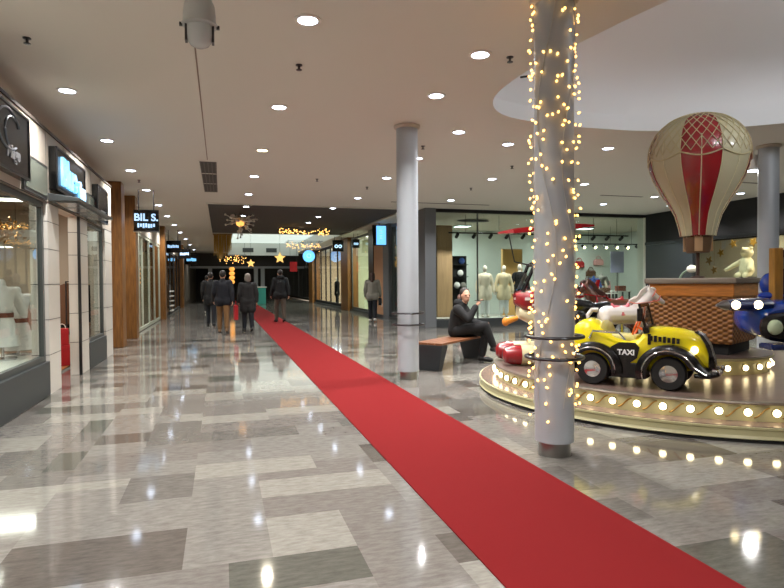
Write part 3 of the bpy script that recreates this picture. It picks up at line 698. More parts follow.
for k, (y, z) in enumerate(pos):
    b = NB(); star(b, (0, 0, 0), 0.12+0.02*(k % 3), rot=0.4*k)
    o = obj('star_ornament', b, M_gold, loc=(15.0, y+1.0, z))
    b = NB(); rod(b, (0, 0, 0.1), (0, 0, 2.89-z), 0.003, n=6); obj('thread', b, M_gold, o)
    tag(o, ['gold star hanging highest of those beside the balloon basket', 'gold star hanging at mid height right of the balloon basket', 'gold star hanging in the middle of the star group behind the balloon pole', 'gold star hanging low just right of the balloon pole',
            'gold star hanging high between balloon and cream figure', 'gold star hanging above the cream figure', 'gold star hanging high close to the white column', 'gold star hanging lowest of the group near the balloon pole'][k], 'ornament', 'gold stars in the right shop')
t = thing('plush_figure', 'glowing cream plush figure with outstretched arm on a black base', 'figure', (14.6, 13.2, 1.4), R(180))
b = NB(); bx(b, -0.2, 0.2, -0.25, 0.25, 0, 0.08); obj('base', b, M_black, t)
blob('figure_body', [((0, 0, 0.28), (0, 0, 0.5), 0.2, 0.17), ((0.02, -0.12, 0.55), (0.1, -0.62, 0.3), 0.09, 0.05), ((0, 0.12, 0.5), (0.14, 0.22, 0.3), 0.09, 0.08), ((0.05, 0.1, 0.16), (0.2, 0.14, 0.12), 0.1, 0.09), ((0.05, -0.1, 0.16), (0.2, -0.14, 0.12), 0.1, 0.09), ((0, 0, 0.5), (0, 0, 0.66), 0.1, 0.1)],
     mat('cream_plush', (236, 216, 176), 0.95, bump=0.5, bscale=60), t, 0.02, 4, [((0.0, 0, 0.78), (0.17, 0.17, 0.16)), ((0, 0.13, 0.9), (0.04, 0.06, 0.06)), ((0, -0.13, 0.9), (0.04, 0.06, 0.06)), ((0.15, 0, 0.74), (0.06, 0.07, 0.05))])
t = thing('display_lamp', 'round white lamp on a curved pale arm before the dark corner panel', 'lamp', (13.7, 14.9, 0), R(180))
b = NB(); tube(b, [(0.0, 0.5-0.45*math.cos(a)-0.0, 1.2+0.5*math.sin(a)) for a in [PI*0.5*k/8 for k in range(9)]], 0.03); rod(b, (0, 0.05, 0), (0, 0.05, 1.2), 0.03); lathe(b, [(0, 0), (0.16, 0), (0.16, 0.02), (0, 0.03)], 20, (0, 0.05, 0)); obj('arm', b, mat('pale_green_lacquer', (150, 168, 148), 0.4), t, smooth=True)
b = NB(); ell(b, (0, 0.6, 1.74), (0.15, 0.15, 0.12), 18); obj('lamp_shade', b, mat('opal_shade', (220, 214, 200), 0.5), t, smooth=True)
# rear wall
b = NB(); bx(b, -2.6, 14.2, -5.1, -5, 0, CZ+0.05); struct('wall_rear', b, M_cream)
b = NB(); bx(b, -2.3, -2.1, -5, 2.0, 0, 3.36); struct('wall_left_near', b, M_cream)

# ------------------------------------------------------------------ carpet
b = NB(); bx(b, 1.23, 2.26, -4.5, 41.0, 0.0005, 0.009)
tag(obj('carpet', b, M_carpet), 'long red carpet runner laid down the middle of the hall', 'carpet')

# ------------------------------------------------------------------ columns
def column(x, y, label, rings=True):
    o = bpy.data.objects.new('column', None); COL.objects.link(o); o.location = (x, y, 0); o['kind'] = 'structure'; o['label'] = label
    b = NB(); lathe(b, [(0, 0), (0.128, 0), (0.128, 0.12), (0, 0.12)], 40); obj('steel_base', b, M_steel, o, smooth=True)
    b = NB(); lathe(b, [(0, 0.115), (0.155, 0.115), (0.155, CZ-0.002), (0, CZ-0.002)], 48); obj('shaft', b, M_col, o, smooth=True)
    b = NB(); lathe(b, [(0.156, CZ-0.05), (0.19, CZ-0.03), (0.19, CZ-0.003), (0.156, CZ-0.003)], 40); obj('collar', b, M_cream, o, smooth=True)
    if rings:
        for z in (0.79, 0.955):
            b = NB(); tube(b, [(0.225*math.cos(2*PI*k/40), 0.225*math.sin(2*PI*k/40), z) for k in range(40)], 0.014, 8, True)
            for k in range(3):
                a = 2*PI*k/3+0.6; rod(b, (0.15*math.cos(a), 0.15*math.sin(a), z), (0.225*math.cos(a), 0.225*math.sin(a), z), 0.008)
            obj('guard_ring', b, M_dsteel, o, smooth=True)
    return o
column(2.58, 4.12, 'white round column wrapped in warm fairy lights beside the carpet')
column(2.60, 8.0, 'plain white round column with two guard rings by the bench')
column(8.86, 7.6, 'white round column at right behind the blue ride')

# fairy lights on the near column
t = thing('fairy_lights', 'string of warm fairy lights wound round the nearest white column', 'fairy lights', (2.58, 4.12, 0))
rnd = random.Random(5); bulbs = []
for k in range(330):
    a = rnd.uniform(0, 2*PI); z = 0.30+(CZ-0.32)*((k+rnd.uniform(-.4, .4))/330)
    if z < 0.5 and rnd.random() < 0.4: continue
    r = 0.155+rnd.uniform(0.012, 0.05)
    bulbs.append((a, z, r))
cam_dir = math.atan2(-4.12, -2.58)
def facing(a): return abs(((a-cam_dir+PI) % (2*PI))-PI)
vis = sorted([q for q in bulbs if facing(q[0]) < R(100)], key=lambda q: facing(q[0]))
near, rest = vis[:100], vis[100:]+[q for q in bulbs if facing(q[0]) >= R(100)]
def bulb_into(bm, q, seed):
    a, z, r = q; rr = random.Random(seed)
    ell(bm, (r*math.cos(a), r*math.sin(a), z), (0.0095, 0.0095, 0.013), 8, (rr.uniform(-1, 1), rr.uniform(-1, 1), 0))
for k, q in enumerate(near):
    b = NB(); bulb_into(b, q, k); obj('bulb', b, M_fairy, t, smooth=True)
b = NB()
for k, q in enumerate(rest): bulb_into(b, q, 500+k)
o = obj('bulbs', b, M_fairy, t, smooth=True); o['kind'] = 'stuff'
b = NB()
for s in range(5):
    tube(b, [(0.163*math.cos(2*PI*s/5+0.5*math.sin(zz*3+s)), 0.163*math.sin(2*PI*s/5+0.5*math.sin(zz*3+s)), zz) for zz in [0.4+(CZ-0.45)*i/60 for i in range(61)]], 0.0035, 5)
for a, z, r in bulbs: rod(b, (0.157*math.cos(a), 0.157*math.sin(a), z+0.02), (r*math.cos(a), r*math.sin(a), z), 0.002, n=5)
obj('wire', b, mat('clear_wire', (176, 178, 176), 0.4), t)

# ------------------------------------------------------------------ carousel
CX, CY = 5.77, 6.1
ca = thing('carousel', 'round cream carousel platform edged with two rows of glowing bulbs', 'carousel', (CX, CY, 0))
b = NB(); lathe(b, [(0, 0.012), (2.60, 0.0), (2.64, 0.0), (2.64, 0.022), (2.60, 0.022)], 120); obj('base_kick', b, M_blackm, ca, smooth=True)
b = NB(); lathe(b, [(2.62, 0.02), (2.655, 0.035), (2.64, 0.06), (2.64, 0.105), (2.655, 0.12), (2.655, 0.135), (2.40, 0.135), (2.4, 0.02)], 120); obj('lower_step', b, M_skirt, ca, smooth=True, sharp=25)
b = NB(); lathe(b, [(2.42, 0.136), (2.635, 0.136), (2.635, 0.142), (2.42, 0.142)], 120); obj('step_ledge', b, M_ledge, ca, smooth=True)
b = NB(); lathe(b, [(2.40, 0.14), (2.43, 0.14), (2.43, 0.295), (2.40, 0.295)], 120); obj('bulb_band', b, M_skirt, ca, smooth=True)
b = NB(); lathe(b, [(2.38, 0.293), (2.46, 0.293), (2.465, 0.305), (2.46, 0.318), (2.38, 0.318)], 120); obj('deck_rim', b, mat('deck_rim_metal', (150, 140, 128), 0.3, 0.7), ca, smooth=True)
b = NB(); lathe(b, [(0, 0.30), (2.42, 0.30), (2.42, 0.312), (0, 0.312)], 120); obj('deck', b, M_deck, ca, smooth=True)
b = NB(); lathe(b, [(0.90, 0.312), (0.90, 0.47), (0.945, 0.48), (0.945, 0.505), (0.0, 0.505), (0, 0.312)], 80); obj('inner_drum', b, M_skirt, ca, smooth=True, sharp=25)
b = NB(); lathe(b, [(0, 0.505), (0.93, 0.505), (0.93, 0.512), (0, 0.512)], 80); obj('inner_deck', b, M_deck, ca, smooth=True)
NBULB = 67
bm0 = NB(); ell(bm0, (0, 0, 0), (0.033, 0.033, 0.033), 14); bm1 = NB(); lathe(bm1, [(0.024, 0), (0.036, 0), (0.036, 0.012), (0.026, 0.014)], 16)
mb = bpy.data.meshes.new('bulb'); bm0.to_mesh(mb); mb.materials.append(M_bulb); [setattr(p, 'use_smooth', True) for p in mb.polygons]
ms = bpy.data.meshes.new('socket'); bm1.to_mesh(ms); ms.materials.append(M_gold); [setattr(p, 'use_smooth', True) for p in ms.polygons]
def ringbulb(r, z, a):
    o = bpy.data.objects.new('bulb', mb); COL.objects.link(o); o.parent = ca
    o.location = (r*math.cos(a), r*math.sin(a), z)
    s = bpy.data.objects.new('socket', ms); COL.objects.link(s); s.parent = o
    s.rotation_euler = (PI/2, 0, a+PI/2); s.location = (-0.014*math.cos(a), -0.014*math.sin(a), 0)
for k in range(NBULB): ringbulb(2.444, 0.222, 2*PI*(k+0.3)/NBULB)
for k in range(26): ringbulb(0.914, 0.395, 2*PI*(k+0.3)/26)
b = NB(); pts = []
for i in range(11):
    u = i/10; a = (0.22+0.56*u)*2*PI/NBULB
    pts.append((2.432*math.cos(a), 2.432*math.sin(a), 0.175+0.09*(0.5-0.5*math.cos(PI*u))))
tube(b, pts, 0.007, 5)
sc0 = obj('scroll', b, M_gold, ca, smooth=True)
for k in range(NBULB):
    o = sc0 if k == 0 else sc0.copy()
    if k: COL.objects.link(o); o.parent = ca
    o.rotation_euler = (0, 0, 2*PI*(k+0.3)/NBULB)

def cplace(px, depth):   # lateral/depth position seen from the hall's viewpoint, kept as plain world numbers
    p = FW*depth+RT*((px-392)/580*depth); return p.x, p.y
DK = 0.312
# wicker booth in the middle
t = thing('wicker_booth', 'square wicker booth with wooden band and grey top at carousel centre', 'booth', (5.90, 5.97, 0.512), R(27))
def wicker_mat():
    m = bpy.data.materials.new('wicker_weave'); m.use_nodes = True; nt = m.node_tree; bs = nt.nodes['Principled BSDF']
    tc = nt.nodes.new('ShaderNodeTexCoord'); mp = nt.nodes.new('ShaderNodeMapping'); mp.inputs['Scale'].default_value = (1, 1, 1)
    sep = nt.nodes.new('ShaderNodeSeparateXYZ'); nt.links.new(tc.outputs['Object'], sep.inputs[0])
    add = nt.nodes.new('ShaderNodeMath'); add.operation = 'ADD'; nt.links.new(sep.outputs['X'], add.inputs[0]); nt.links.new(sep.outputs['Y'], add.inputs[1])
    def sn(src, f):
        a = nt.nodes.new('ShaderNodeMath'); a.operation = 'MULTIPLY'; a.inputs[1].default_value = f; nt.links.new(src, a.inputs[0])
        c = nt.nodes.new('ShaderNodeMath'); c.operation = 'SINE'; nt.links.new(a.outputs[0], c.inputs[0]); return c.outputs[0]
    pr = nt.nodes.new('ShaderNodeMath'); pr.operation = 'MULTIPLY'; nt.links.new(sn(add.outputs[0], 56), pr.inputs[0]); nt.links.new(sn(sep.outputs['Z'], 105), pr.inputs[1])
    mr = nt.nodes.new('ShaderNodeMapRange'); mr.inputs['From Min'].default_value = -0.7; mr.inputs['From Max'].default_value = 0.7; nt.links.new(pr.outputs[0], mr.inputs['Value'])
    cr = nt.nodes.new('ShaderNodeValToRGB'); cr.color_ramp.elements[0].color = (*lin((104, 62, 26)), 1); cr.color_ramp.elements[1].color = (*lin((176, 118, 58)), 1)
    nt.links.new(mr.outputs[0], cr.inputs[0]); nt.links.new(cr.outputs[0], bs.inputs['Base Color'])
    bp = nt.nodes.new('ShaderNodeBump'); bp.inputs['Strength'].default_value = 0.7; bp.inputs['Distance'].default_value = 0.02
    nt.links.new(mr.outputs[0], bp.inputs['Height']); nt.links.new(bp.outputs['Normal'], bs.inputs['Normal']); bs.inputs['Roughness'].default_value = 0.5
    return m
W = 0.47
b = NB(); bx(b, -W+0.06, W-0.06, -W+0.06, W-0.06, 0, 0.14); obj('plinth', b, M_blackm, t)  # black block paints in the shadow beneath the wicker
b = NB(); loft(b, [[(sx*w, sy*w, z) for sx, sy in ((-1, -1), (1, -1), (1, 1), (-1, 1))] for z, w in ((0.13, W-0.02), (0.16, W), (0.68, W+0.01), (0.70, W))]); obj('wicker_panel', b, wicker_mat(), t)
b = NB(); bx(b, -W-0.02, W+0.02, -W-0.02, W+0.02, 0.69, 0.845); obj('wood_band', b, mat('golden_oak', (190, 118, 48), 0.35, noise=0.25, nscale=5, stretch=(1, 1, 8)), t, bevel=0.01)
b = NB(); bx(b, -W-0.06, W+0.06, -W-0.06, W+0.06, 0.845, 0.915); obj('top_ledge', b, mat('taupe_ledge', (132, 120, 106), 0.5), t, bevel=0.02)
# balloon
t = thing('hot_air_balloon', 'red and cream striped model hot air balloon on a pole above the booth', 'balloon', (5.82, 5.98, 1.427), R(-73.57+8-90+22.5+45+25))
b = NB(); rod(b, (0, 0, 0), (0, 0, 0.36), 0.022, n=16); lathe(b, [(0, 0), (0.08, 0), (0.08, 0.02), (0, 0.03)], 20); obj('pole', b, mat('dark_brown_pole', (62, 40, 30), 0.5), t, smooth=True)
b = NB(); lathe(b, [(0, 0.32), (0.13, 0.32), (0.15, 0.36), (0.165, 0.52), (0.15, 0.52), (0.135, 0.37), (0, 0.36)], 24); obj('gondola', b, mat('gondola_brown', (96, 70, 44), 0.6), t, smooth=True)
b = NB()
for k in range(4):
    a = R(22+90*k); b = NB(); box(b, (0.152*math.cos(a), 0.152*math.sin(a), 0.43), (0.03, 0.09, 0.185), a); obj('gondola_slat', b, M_tan, t)
b = NB()
for k in range(6):
    a = 2*PI*k/6; rod(b, (0.155*math.cos(a), 0.155*math.sin(a), 0.5), (0.2*math.cos(a), 0.2*math.sin(a), 0.58), 0.006)
obj('rope', b, M_creamg, t)
PR = [(18, 235), (19.5, 228), (24, 214), (30, 204), (36, 195.5), (41.5, 187), (46.5, 178.5), (50.5, 169), (52.5, 160), (52.5, 152), (50.5, 143), (46, 134.5), (39, 127), (30, 121), (19, 117), (8, 115.3), (0.01, 115)]
SC = 0.01274
prof = [(r*SC*0.86, 0.53+(235-y)*SC) for r, y in PR]
def rz_at(z):
    for (r0, z0), (r1, z1) in zip(prof, prof[1:]):
        if z0 <= z <= z1: return r0+(r1-r0)*(z-z0)/(z1-z0)
    return prof[0][0]
for g in range(8):
    b = NB(); sub = 8; rows = []
    for r, z in prof:
        rows.append([bm_v for bm_v in [b.verts.new(((r*(1+0.012*math.sin(PI*i/sub)))*math.cos(R(45*g)+R(45)*i/sub), (r*(1+0.012*math.sin(PI*i/sub)))*math.sin(R(45*g)+R(45)*i/sub), z)) for i in range(sub+1)]])
    for p, q in zip(rows, rows[1:]):
        for i in range(sub): b.faces.new((p[i], p[i+1], q[i+1], q[i]))
    o = obj('gore_panel', b, M_red if g % 2 == 0 else mat('balloon_cream', (188, 180, 148), 0.3, coat=0.4), t, smooth=True)
b = NB()
for g in range(16):
    a = R(22.5*g); rr = 0.006 if g % 2 else 0.005
    tube(b, [((r*1.014)*math.cos(a), (r*1.014)*math.sin(a), z) for r, z in prof[:11]], rr, 5)
obj('seam_cord', b, M_creamg, t, smooth=True)
b = NB(); zt = prof[-1][1]; zb = 0.53+(235-158)*SC
def net(a, u): z = zb+(zt-0.02-zb)*math.sin(u*PI/2); return ((rz_at(z)*1.02)*math.cos(a), (rz_at(z)*1.02)*math.sin(a), z+0.006)
for k in range(32):
    for s in (-1, 1): tube(b, [net(2*PI*k/32+s*u*R(56), u) for u in [i/9*0.93 for i in range(10)]], 0.005, 5)
pts = []
for i in range(160):
    a = 2*PI*i/160; sw = abs(math.sin(a*4)); z = zb+0.0-0.07*(1-sw)*0.0-0.06*math.sin(abs(((a*8/(2*PI)) % 1)-0.0)*PI)
    pts.append(((rz_at(z)*1.022)*math.cos(a), (rz_at(z)*1.022)*math.sin(a), z))
tube(b, pts, 0.009, 6, True)
obj('net', b, mat('net_cord', (188, 176, 136), 0.5), t, smooth=True)

# ------------------------------------------------------------------ taxi ride
def supsec(x, zb, zt, w, n=20, e=0.45):
    out = []
    for i in range(n):
        a = 2*PI*i/n; cx, sz = math.cos(a), math.sin(a)
        out.append((x, w*math.copysign(abs(cx)**e, cx), (zb+zt)/2+(zt-zb)/2*math.copysign(abs(sz)**e, sz)))
    return out
tx = thing('taxi_ride', 'yellow and black vintage toy taxi with chrome hubs on the carousel deck', 'ride-on car', (4.21, 5.17, DK), R(-50))
b = NB()
loft(b, [supsec(*q) for q in [(-0.66, 0.30, 0.50, 0.13), (-0.62, 0.22, 0.58, 0.20), (-0.54, 0.18, 0.655, 0.24), (-0.46, 0.16, 0.685, 0.26), (-0.38, 0.15, 0.66, 0.27), (-0.28, 0.14, 0.58, 0.275), (-0.16, 0.14, 0.50, 0.28), (-0.02, 0.14, 0.465, 0.28),
                                (0.08, 0.14, 0.50, 0.27), (0.13, 0.15, 0.58, 0.26), (0.19, 0.15, 0.615, 0.245), (0.32, 0.16, 0.615, 0.215), (0.46, 0.17, 0.60, 0.185), (0.56, 0.18, 0.575, 0.165), (0.62, 0.19, 0.54, 0.155), (0.67, 0.2, 0.46, 0.148), (0.70, 0.21, 0.36, 0.14)]])
obj('car_body', b, M_yel, tx, smooth=True, sharp=60)
b = NB(); loft(b, [supsec(*q) for q in [(-0.34, 0.40, 0.60, 0.16), (-0.30, 0.40, 0.66, 0.19), (-0.26, 0.40, 0.63, 0.19), (-0.22, 0.40, 0.53, 0.19), (0.04, 0.40, 0.515, 0.18)]]); obj('seat', b, mat('tan_vinyl', (190, 178, 96), 0.4), tx, smooth=True)
for s in (-1, 1):
    for x in (-0.36, 0.37):
        w = thing('wheel', '', ''); del w['label']; del w['category']; w.parent = tx; w.location = (x, s*0.28, 0.165)
        b = NB(); tor = [(0.085, -0.045), (0.15, -0.05), (0.165, -0.03), (0.165, 0.03), (0.15, 0.05), (0.085, 0.045)]
        lathe(b, tor, 32); bmesh.ops.rotate(b, verts=b.verts, cent=(0, 0, 0), matrix=Matrix.Rotation(PI/2, 3, 'X')); obj('tyre', b, M_tyre, w, smooth=True)
        b = NB(); lathe(b, [(0, -0.056*1), (0.03, -0.055), (0.05, -0.045), (0.075, -0.05), (0.088, -0.042), (0.088, 0.042), (0.05, 0.045), (0, 0.055)], 28)
        bmesh.ops.rotate(b, verts=b.verts, cent=(0, 0, 0), matrix=Matrix.Rotation(PI/2, 3, 'X')); obj('hubcap', b, M_chrome, w, smooth=True)
        # fender
        b = NB(); secs = []
        pipe = []
        a0, a1 = ((R(4), R(196)) if x > 0 else (R(-6), R(192)))
        for i in range(25):
            a = a0+(a1-a0)*i/24
            ro = 0.29
            cx, cz = x+ro*math.cos(a)*(1.06 if x > 0 else 1.02), 0.165+ro*math.sin(a)*0.98
            if x > 0 and a < R(22): cx += 0.10*(1-a/R(22)); cz -= 0.0
            ri = 0.195; dx, dz = x+ri*math.cos(a), 0.165+ri*math.sin(a)
            if x > 0 and a < R(22): dx += 0.12*(1-a/R(22))
            y0, y1 = s*0.17, s*0.35
            secs.append([(cx, y0, cz), (cx, s*0.315, cz), (dx*0.6+cx*0.4, y1, dz*0.6+cz*0.4), (dx, s*0.345, dz), (dx, y0, dz)])
            pipe.append((dx*0.6+cx*0.4, s*0.352, dz*0.6+cz*0.4))
        loft(b, secs); fo = obj('fender', b, M_black, tx, smooth=True, sharp=50)
        b = NB(); tube(b, pipe, 0.007, 6); obj('piping', b, M_chrome, fo, smooth=True)
    b = NB(); bx(b, -0.18, 0.16, s*0.24-0.045, s*0.24+0.085 if s > 0 else s*0.24+0.045, 0.09, 0.25)
    obj('running_board', b, M_black, tx, bevel=0.012)
    b = NB(); prism(b, [(-0.185, 0.40), (-0.10, 0.455), (0.06, 0.455), (0.10, 0.41), (0.075, 0.30), (0.0, 0.24), (-0.07, 0.24), (-0.13, 0.33)], 'y', s*0.278, s*0.288); d = obj('door_panel', b, M_black, tx)
    text('lettering', 'TAXI', 0.075, mat('white_letters', (236, 236, 236), 0.5), tx, (-0.03, s*0.2895, 0.352), (PI/2, 0, 0 if s < 0 else PI), 0.002, bold=0.003)
    b = NB()
    for k in range(7):
        xx = 0.2+k*0.04; ww = 0.235-(xx-0.2)*0.24
        box(b, (xx, s*(ww+0.004), 0.505-0.004*k), (0.028, 0.02, 0.05+0.012*(k % 2)))
    bx(b, 0.17, 0.2, s*0.245-0.01, s*0.245+0.01, 0.44, 0.55)
    obj('hood_louvre', b, M_black, tx)
    b = NB(); ell(b, (0.585, s*0.175, 0.40), (0.035, 0.03, 0.04), 14); obj('headlight', b, mat('car_headlight', (255, 248, 215), 0.3, emit=3.0, emit_rgb=(255, 240, 190)), tx, smooth=True)
    b = NB(); ell(b, (0.80, s*0.16, 0.20), (0.03, 0.028, 0.028), 12); rod(b, (0.74, s*0.16, 0.2), (0.79, s*0.16, 0.2), 0.02); obj('bumper_lamp', b, M_chrome, tx, smooth=True)
# grille, bumper, windscreen
b = NB(); loft(b, [[(x, sy*w, z) for sy in (-1, 1) for _ in (0,)]+[(x-0.05, sy*w, z-0.01) for sy in (1, -1)] for x, w, z in ((0.60, 0.05, 0.575), (0.645, 0.09, 0.54), (0.70, 0.1, 0.45), (0.74, 0.085, 0.33), (0.755, 0.05, 0.22))]); obj('grille', b, M_black, tx)
b = NB()
for k in range(5):
    u = (k-2)/2
    tube(b, [(0.607, u*0.03, 0.575), (0.652, u*0.07, 0.54), (0.707, u*0.08, 0.45), (0.747, u*0.065, 0.33), (0.762, u*0.035, 0.23)], 0.005, 5)
obj('grille_bar', b, M_chrome, tx)
b = NB(); tube(b, [(0.6, -0.33, 0.17), (0.72, -0.30, 0.165), (0.775, -0.16, 0.165), (0.79, 0, 0.165), (0.775, 0.16, 0.165), (0.72, 0.30, 0.165), (0.6, 0.33, 0.17)], 0.022, 8); obj('bumper', b, M_black, tx, smooth=True)
b = NB(); bx(b, -0.7, -0.64, -0.25, 0.25, 0.2, 0.25); obj('rear_bumper', b, M_black, tx, bevel=0.01)
b = NB()
Mw = Matrix.Translation((0.15, 0, 0.58)) @ Matrix.Rotation(R(-14), 4, 'Y')
for a in (((-0.012, 0.012), (-0.24, -0.195), (0, 0.28)), ((-0.012, 0.012), (0.195, 0.24), (0, 0.28)), ((-0.012, 0.012), (-0.24, 0.24), (0.24, 0.28)), ((-0.03, 0.03), (-0.24, 0.24), (-0.03, 0.04))):
    (x0, x1), (y0, y1), (z0, z1) = a; box(b, ((x0+x1)/2, (y0+y1)/2, (z0+z1)/2), (x1-x0, y1-y0, z1-z0), 0, Mw)
obj('windscreen_frame', b, M_black, tx, bevel=0.01)
b = NB(); box(b, (0, 0, 0.14), (0.006, 0.4, 0.21), 0, Mw); obj('windscreen_glass', b, M_glass, tx)
b = NB(); box(b, (0.10, -0.27, 0.74), (0.05, 0.05, 0.13)); rod(b, (0.13, -0.24, 0.66), (0.10, -0.27, 0.72), 0.01); obj('mirror', b, M_black, tx, bevel=0.008)
b = NB(); tube(b, [(0.02+0.035*math.cos(a), 0.10*math.cos(a+PI/2)*1.0, 0.60+0.09*math.sin(a+PI/2)) for a in [2*PI*k/24 for k in range(24)]], 0.011, 6, True); rod(b, (0.02, 0, 0.60), (0.14, 0, 0.54), 0.012); obj('steering_wheel', b, mat('orange_plastic', (226, 96, 30), 0.4), tx, smooth=True)
b = NB(); tube(b, [(-0.40, -0.27, 0.48), (-0.36, -0.29, 0.56), (-0.1, -0.29, 0.55), (-0.04, -0.285, 0.48)], 0.012, 8); obj('grab_rail', b, M_chrome, tx, smooth=True)

# ------------------------------------------------------------------ horses
def horse(label, loc, rz, coat, mane, saddle, strap, base_z, s=1.0):
    t = thing('carousel_horse', label, 'carousel horse', (loc[0], loc[1], DK), rz, 'carousel horses')
    Z = base_z-DK
    S = lambda x, y, z: (x*s, y*s, Z+z*s)
    caps = [(S(-.22, 0, .02), S(.2, 0, .03), .145*s, .145*s), (S(.2, 0, .06), S(.36, 0, .26), .125*s, .08*s), (S(.36, 0, .26), S(.42, 0, .34), .08*s, .065*s),
            (S(.41, 0, .36), S(.56, 0, .24), .06*s, .036*s), (S(.54, 0, .25), S(.59, 0, .215), .04*s, .036*s)]
    for sy in (-1, 1):
        y = sy*.075
        caps += [(S(.22, y, -.05), S(.36, y, -.18), .065*s, .04*s), (S(.36, y, -.18), S(.27, y, -.32), .036*s, .024*s), (S(.27, y, -.32), S(.31, y, -.37), .028*s, .03*s),
                 (S(-.24, y, -.03), S(-.2, y, -.18), .085*s, .05*s), (S(-.2, y, -.18), S(-.34, y, -.28), .04*s, .028*s), (S(-.34, y, -.28), S(-.36, y, -.4), .026*s, .024*s), (S(-.36, y, -.4), S(-.33, y, -.43), .028*s, .03*s),
                 (S(.39, sy*.035, .40), S(.38, sy*.045, .49), .022*s, .008*s)]
    blob('horse_body', caps, coat, t, 0.012, 4)
    b = NB(); sec = []
    for i in range(10):
        u = i/9; x = (.40-.24*u)*s; z = Z+(.42-.22*u)*s+0.02*math.sin(u*9)
        sec.append([(x-.045*s, -.02*s, z-.05*s), (x-.045*s, .02*s, z-.05*s), (x-.075*s, .03*s, z), (x-.03*s, 0, z+.045*s), (x-.075*s, -.03*s, z)])
    loft(b, sec); ell(b, S(.45, 0, .415), (.05*s, .03*s, .03*s), 10, (0, .6, 0)); obj('mane', b, mane, t, smooth=True)
    b = NB(); tube(b, [S(-.35, 0, .1), S(-.44, 0, .1), S(-.5, 0, .02), S(-.52, 0, -.14), S(-.49, 0, -.26)], .035*s, 8); obj('tail', b, mane, t, smooth=True)
    b = NB(); sec = []
    for x, zz, w in ((-.15, .21, .09), (-.11, .175, .13), (-.02, .165, .15), (.06, .175, .14), (.1, .225, .07)):
        sec.append([S(x, w*math.cos(a), zz-.17+.17*math.sin(a)) for a in [R(10+16*k) for k in range(11)]]+[S(x, w*.86*math.cos(a), zz-.19+.16*math.sin(a)) for a in [R(170-16*k) for k in range(11)]])
    loft(b, sec); obj('saddle', b, saddle, t, smooth=True)
    b = NB()
    for (x, z, r, tl) in ((.52, .27, .052, -.6), (.44, .335, .07, -.55)):
        tube(b, [S(x+r*math.cos(a)*math.sin(-tl)*1.0, r*math.sin(a)*.95, z+r*math.cos(a)*math.cos(tl)) for a in [2*PI*k/20 for k in range(20)]], .009*s, 6, True)
    tube(b, [S(.53, .05, .25), S(.36, .11, .22), S(.16, .1, .2), S(.1, 0, .23), S(.16, -.1, .2), S(.36, -.11, .22), S(.53, -.05, .25)], .008*s, 6)
    tube(b, [S(.29+.0*k, .14*math.cos(a), .1+.13*math.sin(a)) for k, a in enumerate([2*PI*k/20 for k in range(20)])], .012*s, 6, True)
    obj('bridle', b, strap, t, smooth=True)
    for sy in (-1, 1):
        b = NB(); ell(b, S(.455, sy*.05, .345), (.012*s, .008*s, .012*s), 8); obj('eye', b, M_black, t, smooth=True)
    b = NB(); rod(b, (0, 0, 0), (0, 0, Z-.08), .022); lathe(b, [(0, 0), (.1, 0), (.1, .012), (0, .018)], 20); obj('pole', b, M_chrome, t, smooth=True)
x, y = cplace(612, 7.35)
horse('brown carousel horse facing left with a red saddle behind the yellow taxi', (x, y), R(163.6+6), mat('horse_brown', (88, 50, 30), 0.35, coat=0.3), mat('horse_dark_mane', (58, 32, 20), 0.5), M_red, M_red, 1.03, 0.86)
x, y = cplace(622, 6.78)
horse('white carousel horse facing right with a pink bridle behind the yellow taxi', (x, y), R(-16.4-8), mat('horse_white', (226, 220, 218), 0.35, coat=0.3), mat('horse_pale_mane', (214, 206, 200), 0.5), mat('dusty_pink', (196, 92, 104), 0.45), mat('coral_strap', (224, 128, 112), 0.45), 0.98, 0.77)
# black motorcycle ride behind the taxi's tail
x, y = cplace(583, 7.02)
t = thing('motorcycle_ride', 'black and chrome toy motorcycle below the brown horse head', 'ride-on motorcycle', (x, y, DK), R(160))
b = NB(); rod(b, (0, 0, 0), (0, 0, 0.42), 0.06); lathe(b, [(0, 0), (0.16, 0), (0.16, 0.02), (0, 0.03)], 20); obj('pedestal', b, M_dsteel, t, smooth=True)
for sx, nm in ((-1, 0), (1, 1)):
    b = NB(); lathe(b, [(0.07, -0.03), (0.13, -0.03), (0.14, 0), (0.13, 0.03), (0.07, 0.03)], 24); bmesh.ops.rotate(b, verts=b.verts, cent=(0, 0, 0), matrix=Matrix.Rotation(PI/2, 3, 'X')); bmesh.ops.translate(b, verts=b.verts, vec=(sx*0.27, 0, 0.42)); obj('wheel', b, M_tyre, t, smooth=True)
blob('tank_and_body', [((-0.28, 0, 0.6), (-0.05, 0, 0.56), 0.07, 0.08), ((-0.05, 0, 0.6), (0.14, 0, 0.64), 0.09, 0.08), ((0.0, 0, 0.44), (0.05, 0, 0.5), 0.1, 0.1), ((0.16, 0, 0.64), (0.27, 0, 0.44), 0.035, 0.03), ((-0.1, 0, 0.5), (-0.27, 0, 0.43), 0.04, 0.03)], M_black, t, 0.012, 4)
b = NB(); tube(b, [(0.05, -0.22, 0.76), (0.15, -0.12, 0.75), (0.18, 0, 0.71), (0.15, 0.12, 0.75), (0.05, 0.22, 0.76)], 0.014); obj('handlebar', b, M_chrome, t, smooth=True)
b = NB(); ell(b, (0.22, 0, 0.68), (0.05, 0.06, 0.06), 14); obj('headlamp', b, M_chrome, t, smooth=True)
for sy in (-1, 1):
    b = NB(); rod(b, (0.1, sy*0.2, 0.76), (0.1, sy*0.22, 0.82), 0.007); ell(b, (0.1, sy*0.22, 0.84), (0.02, 0.045, 0.03), 12); obj('mirror', b, M_black, t, smooth=True)
b = NB()
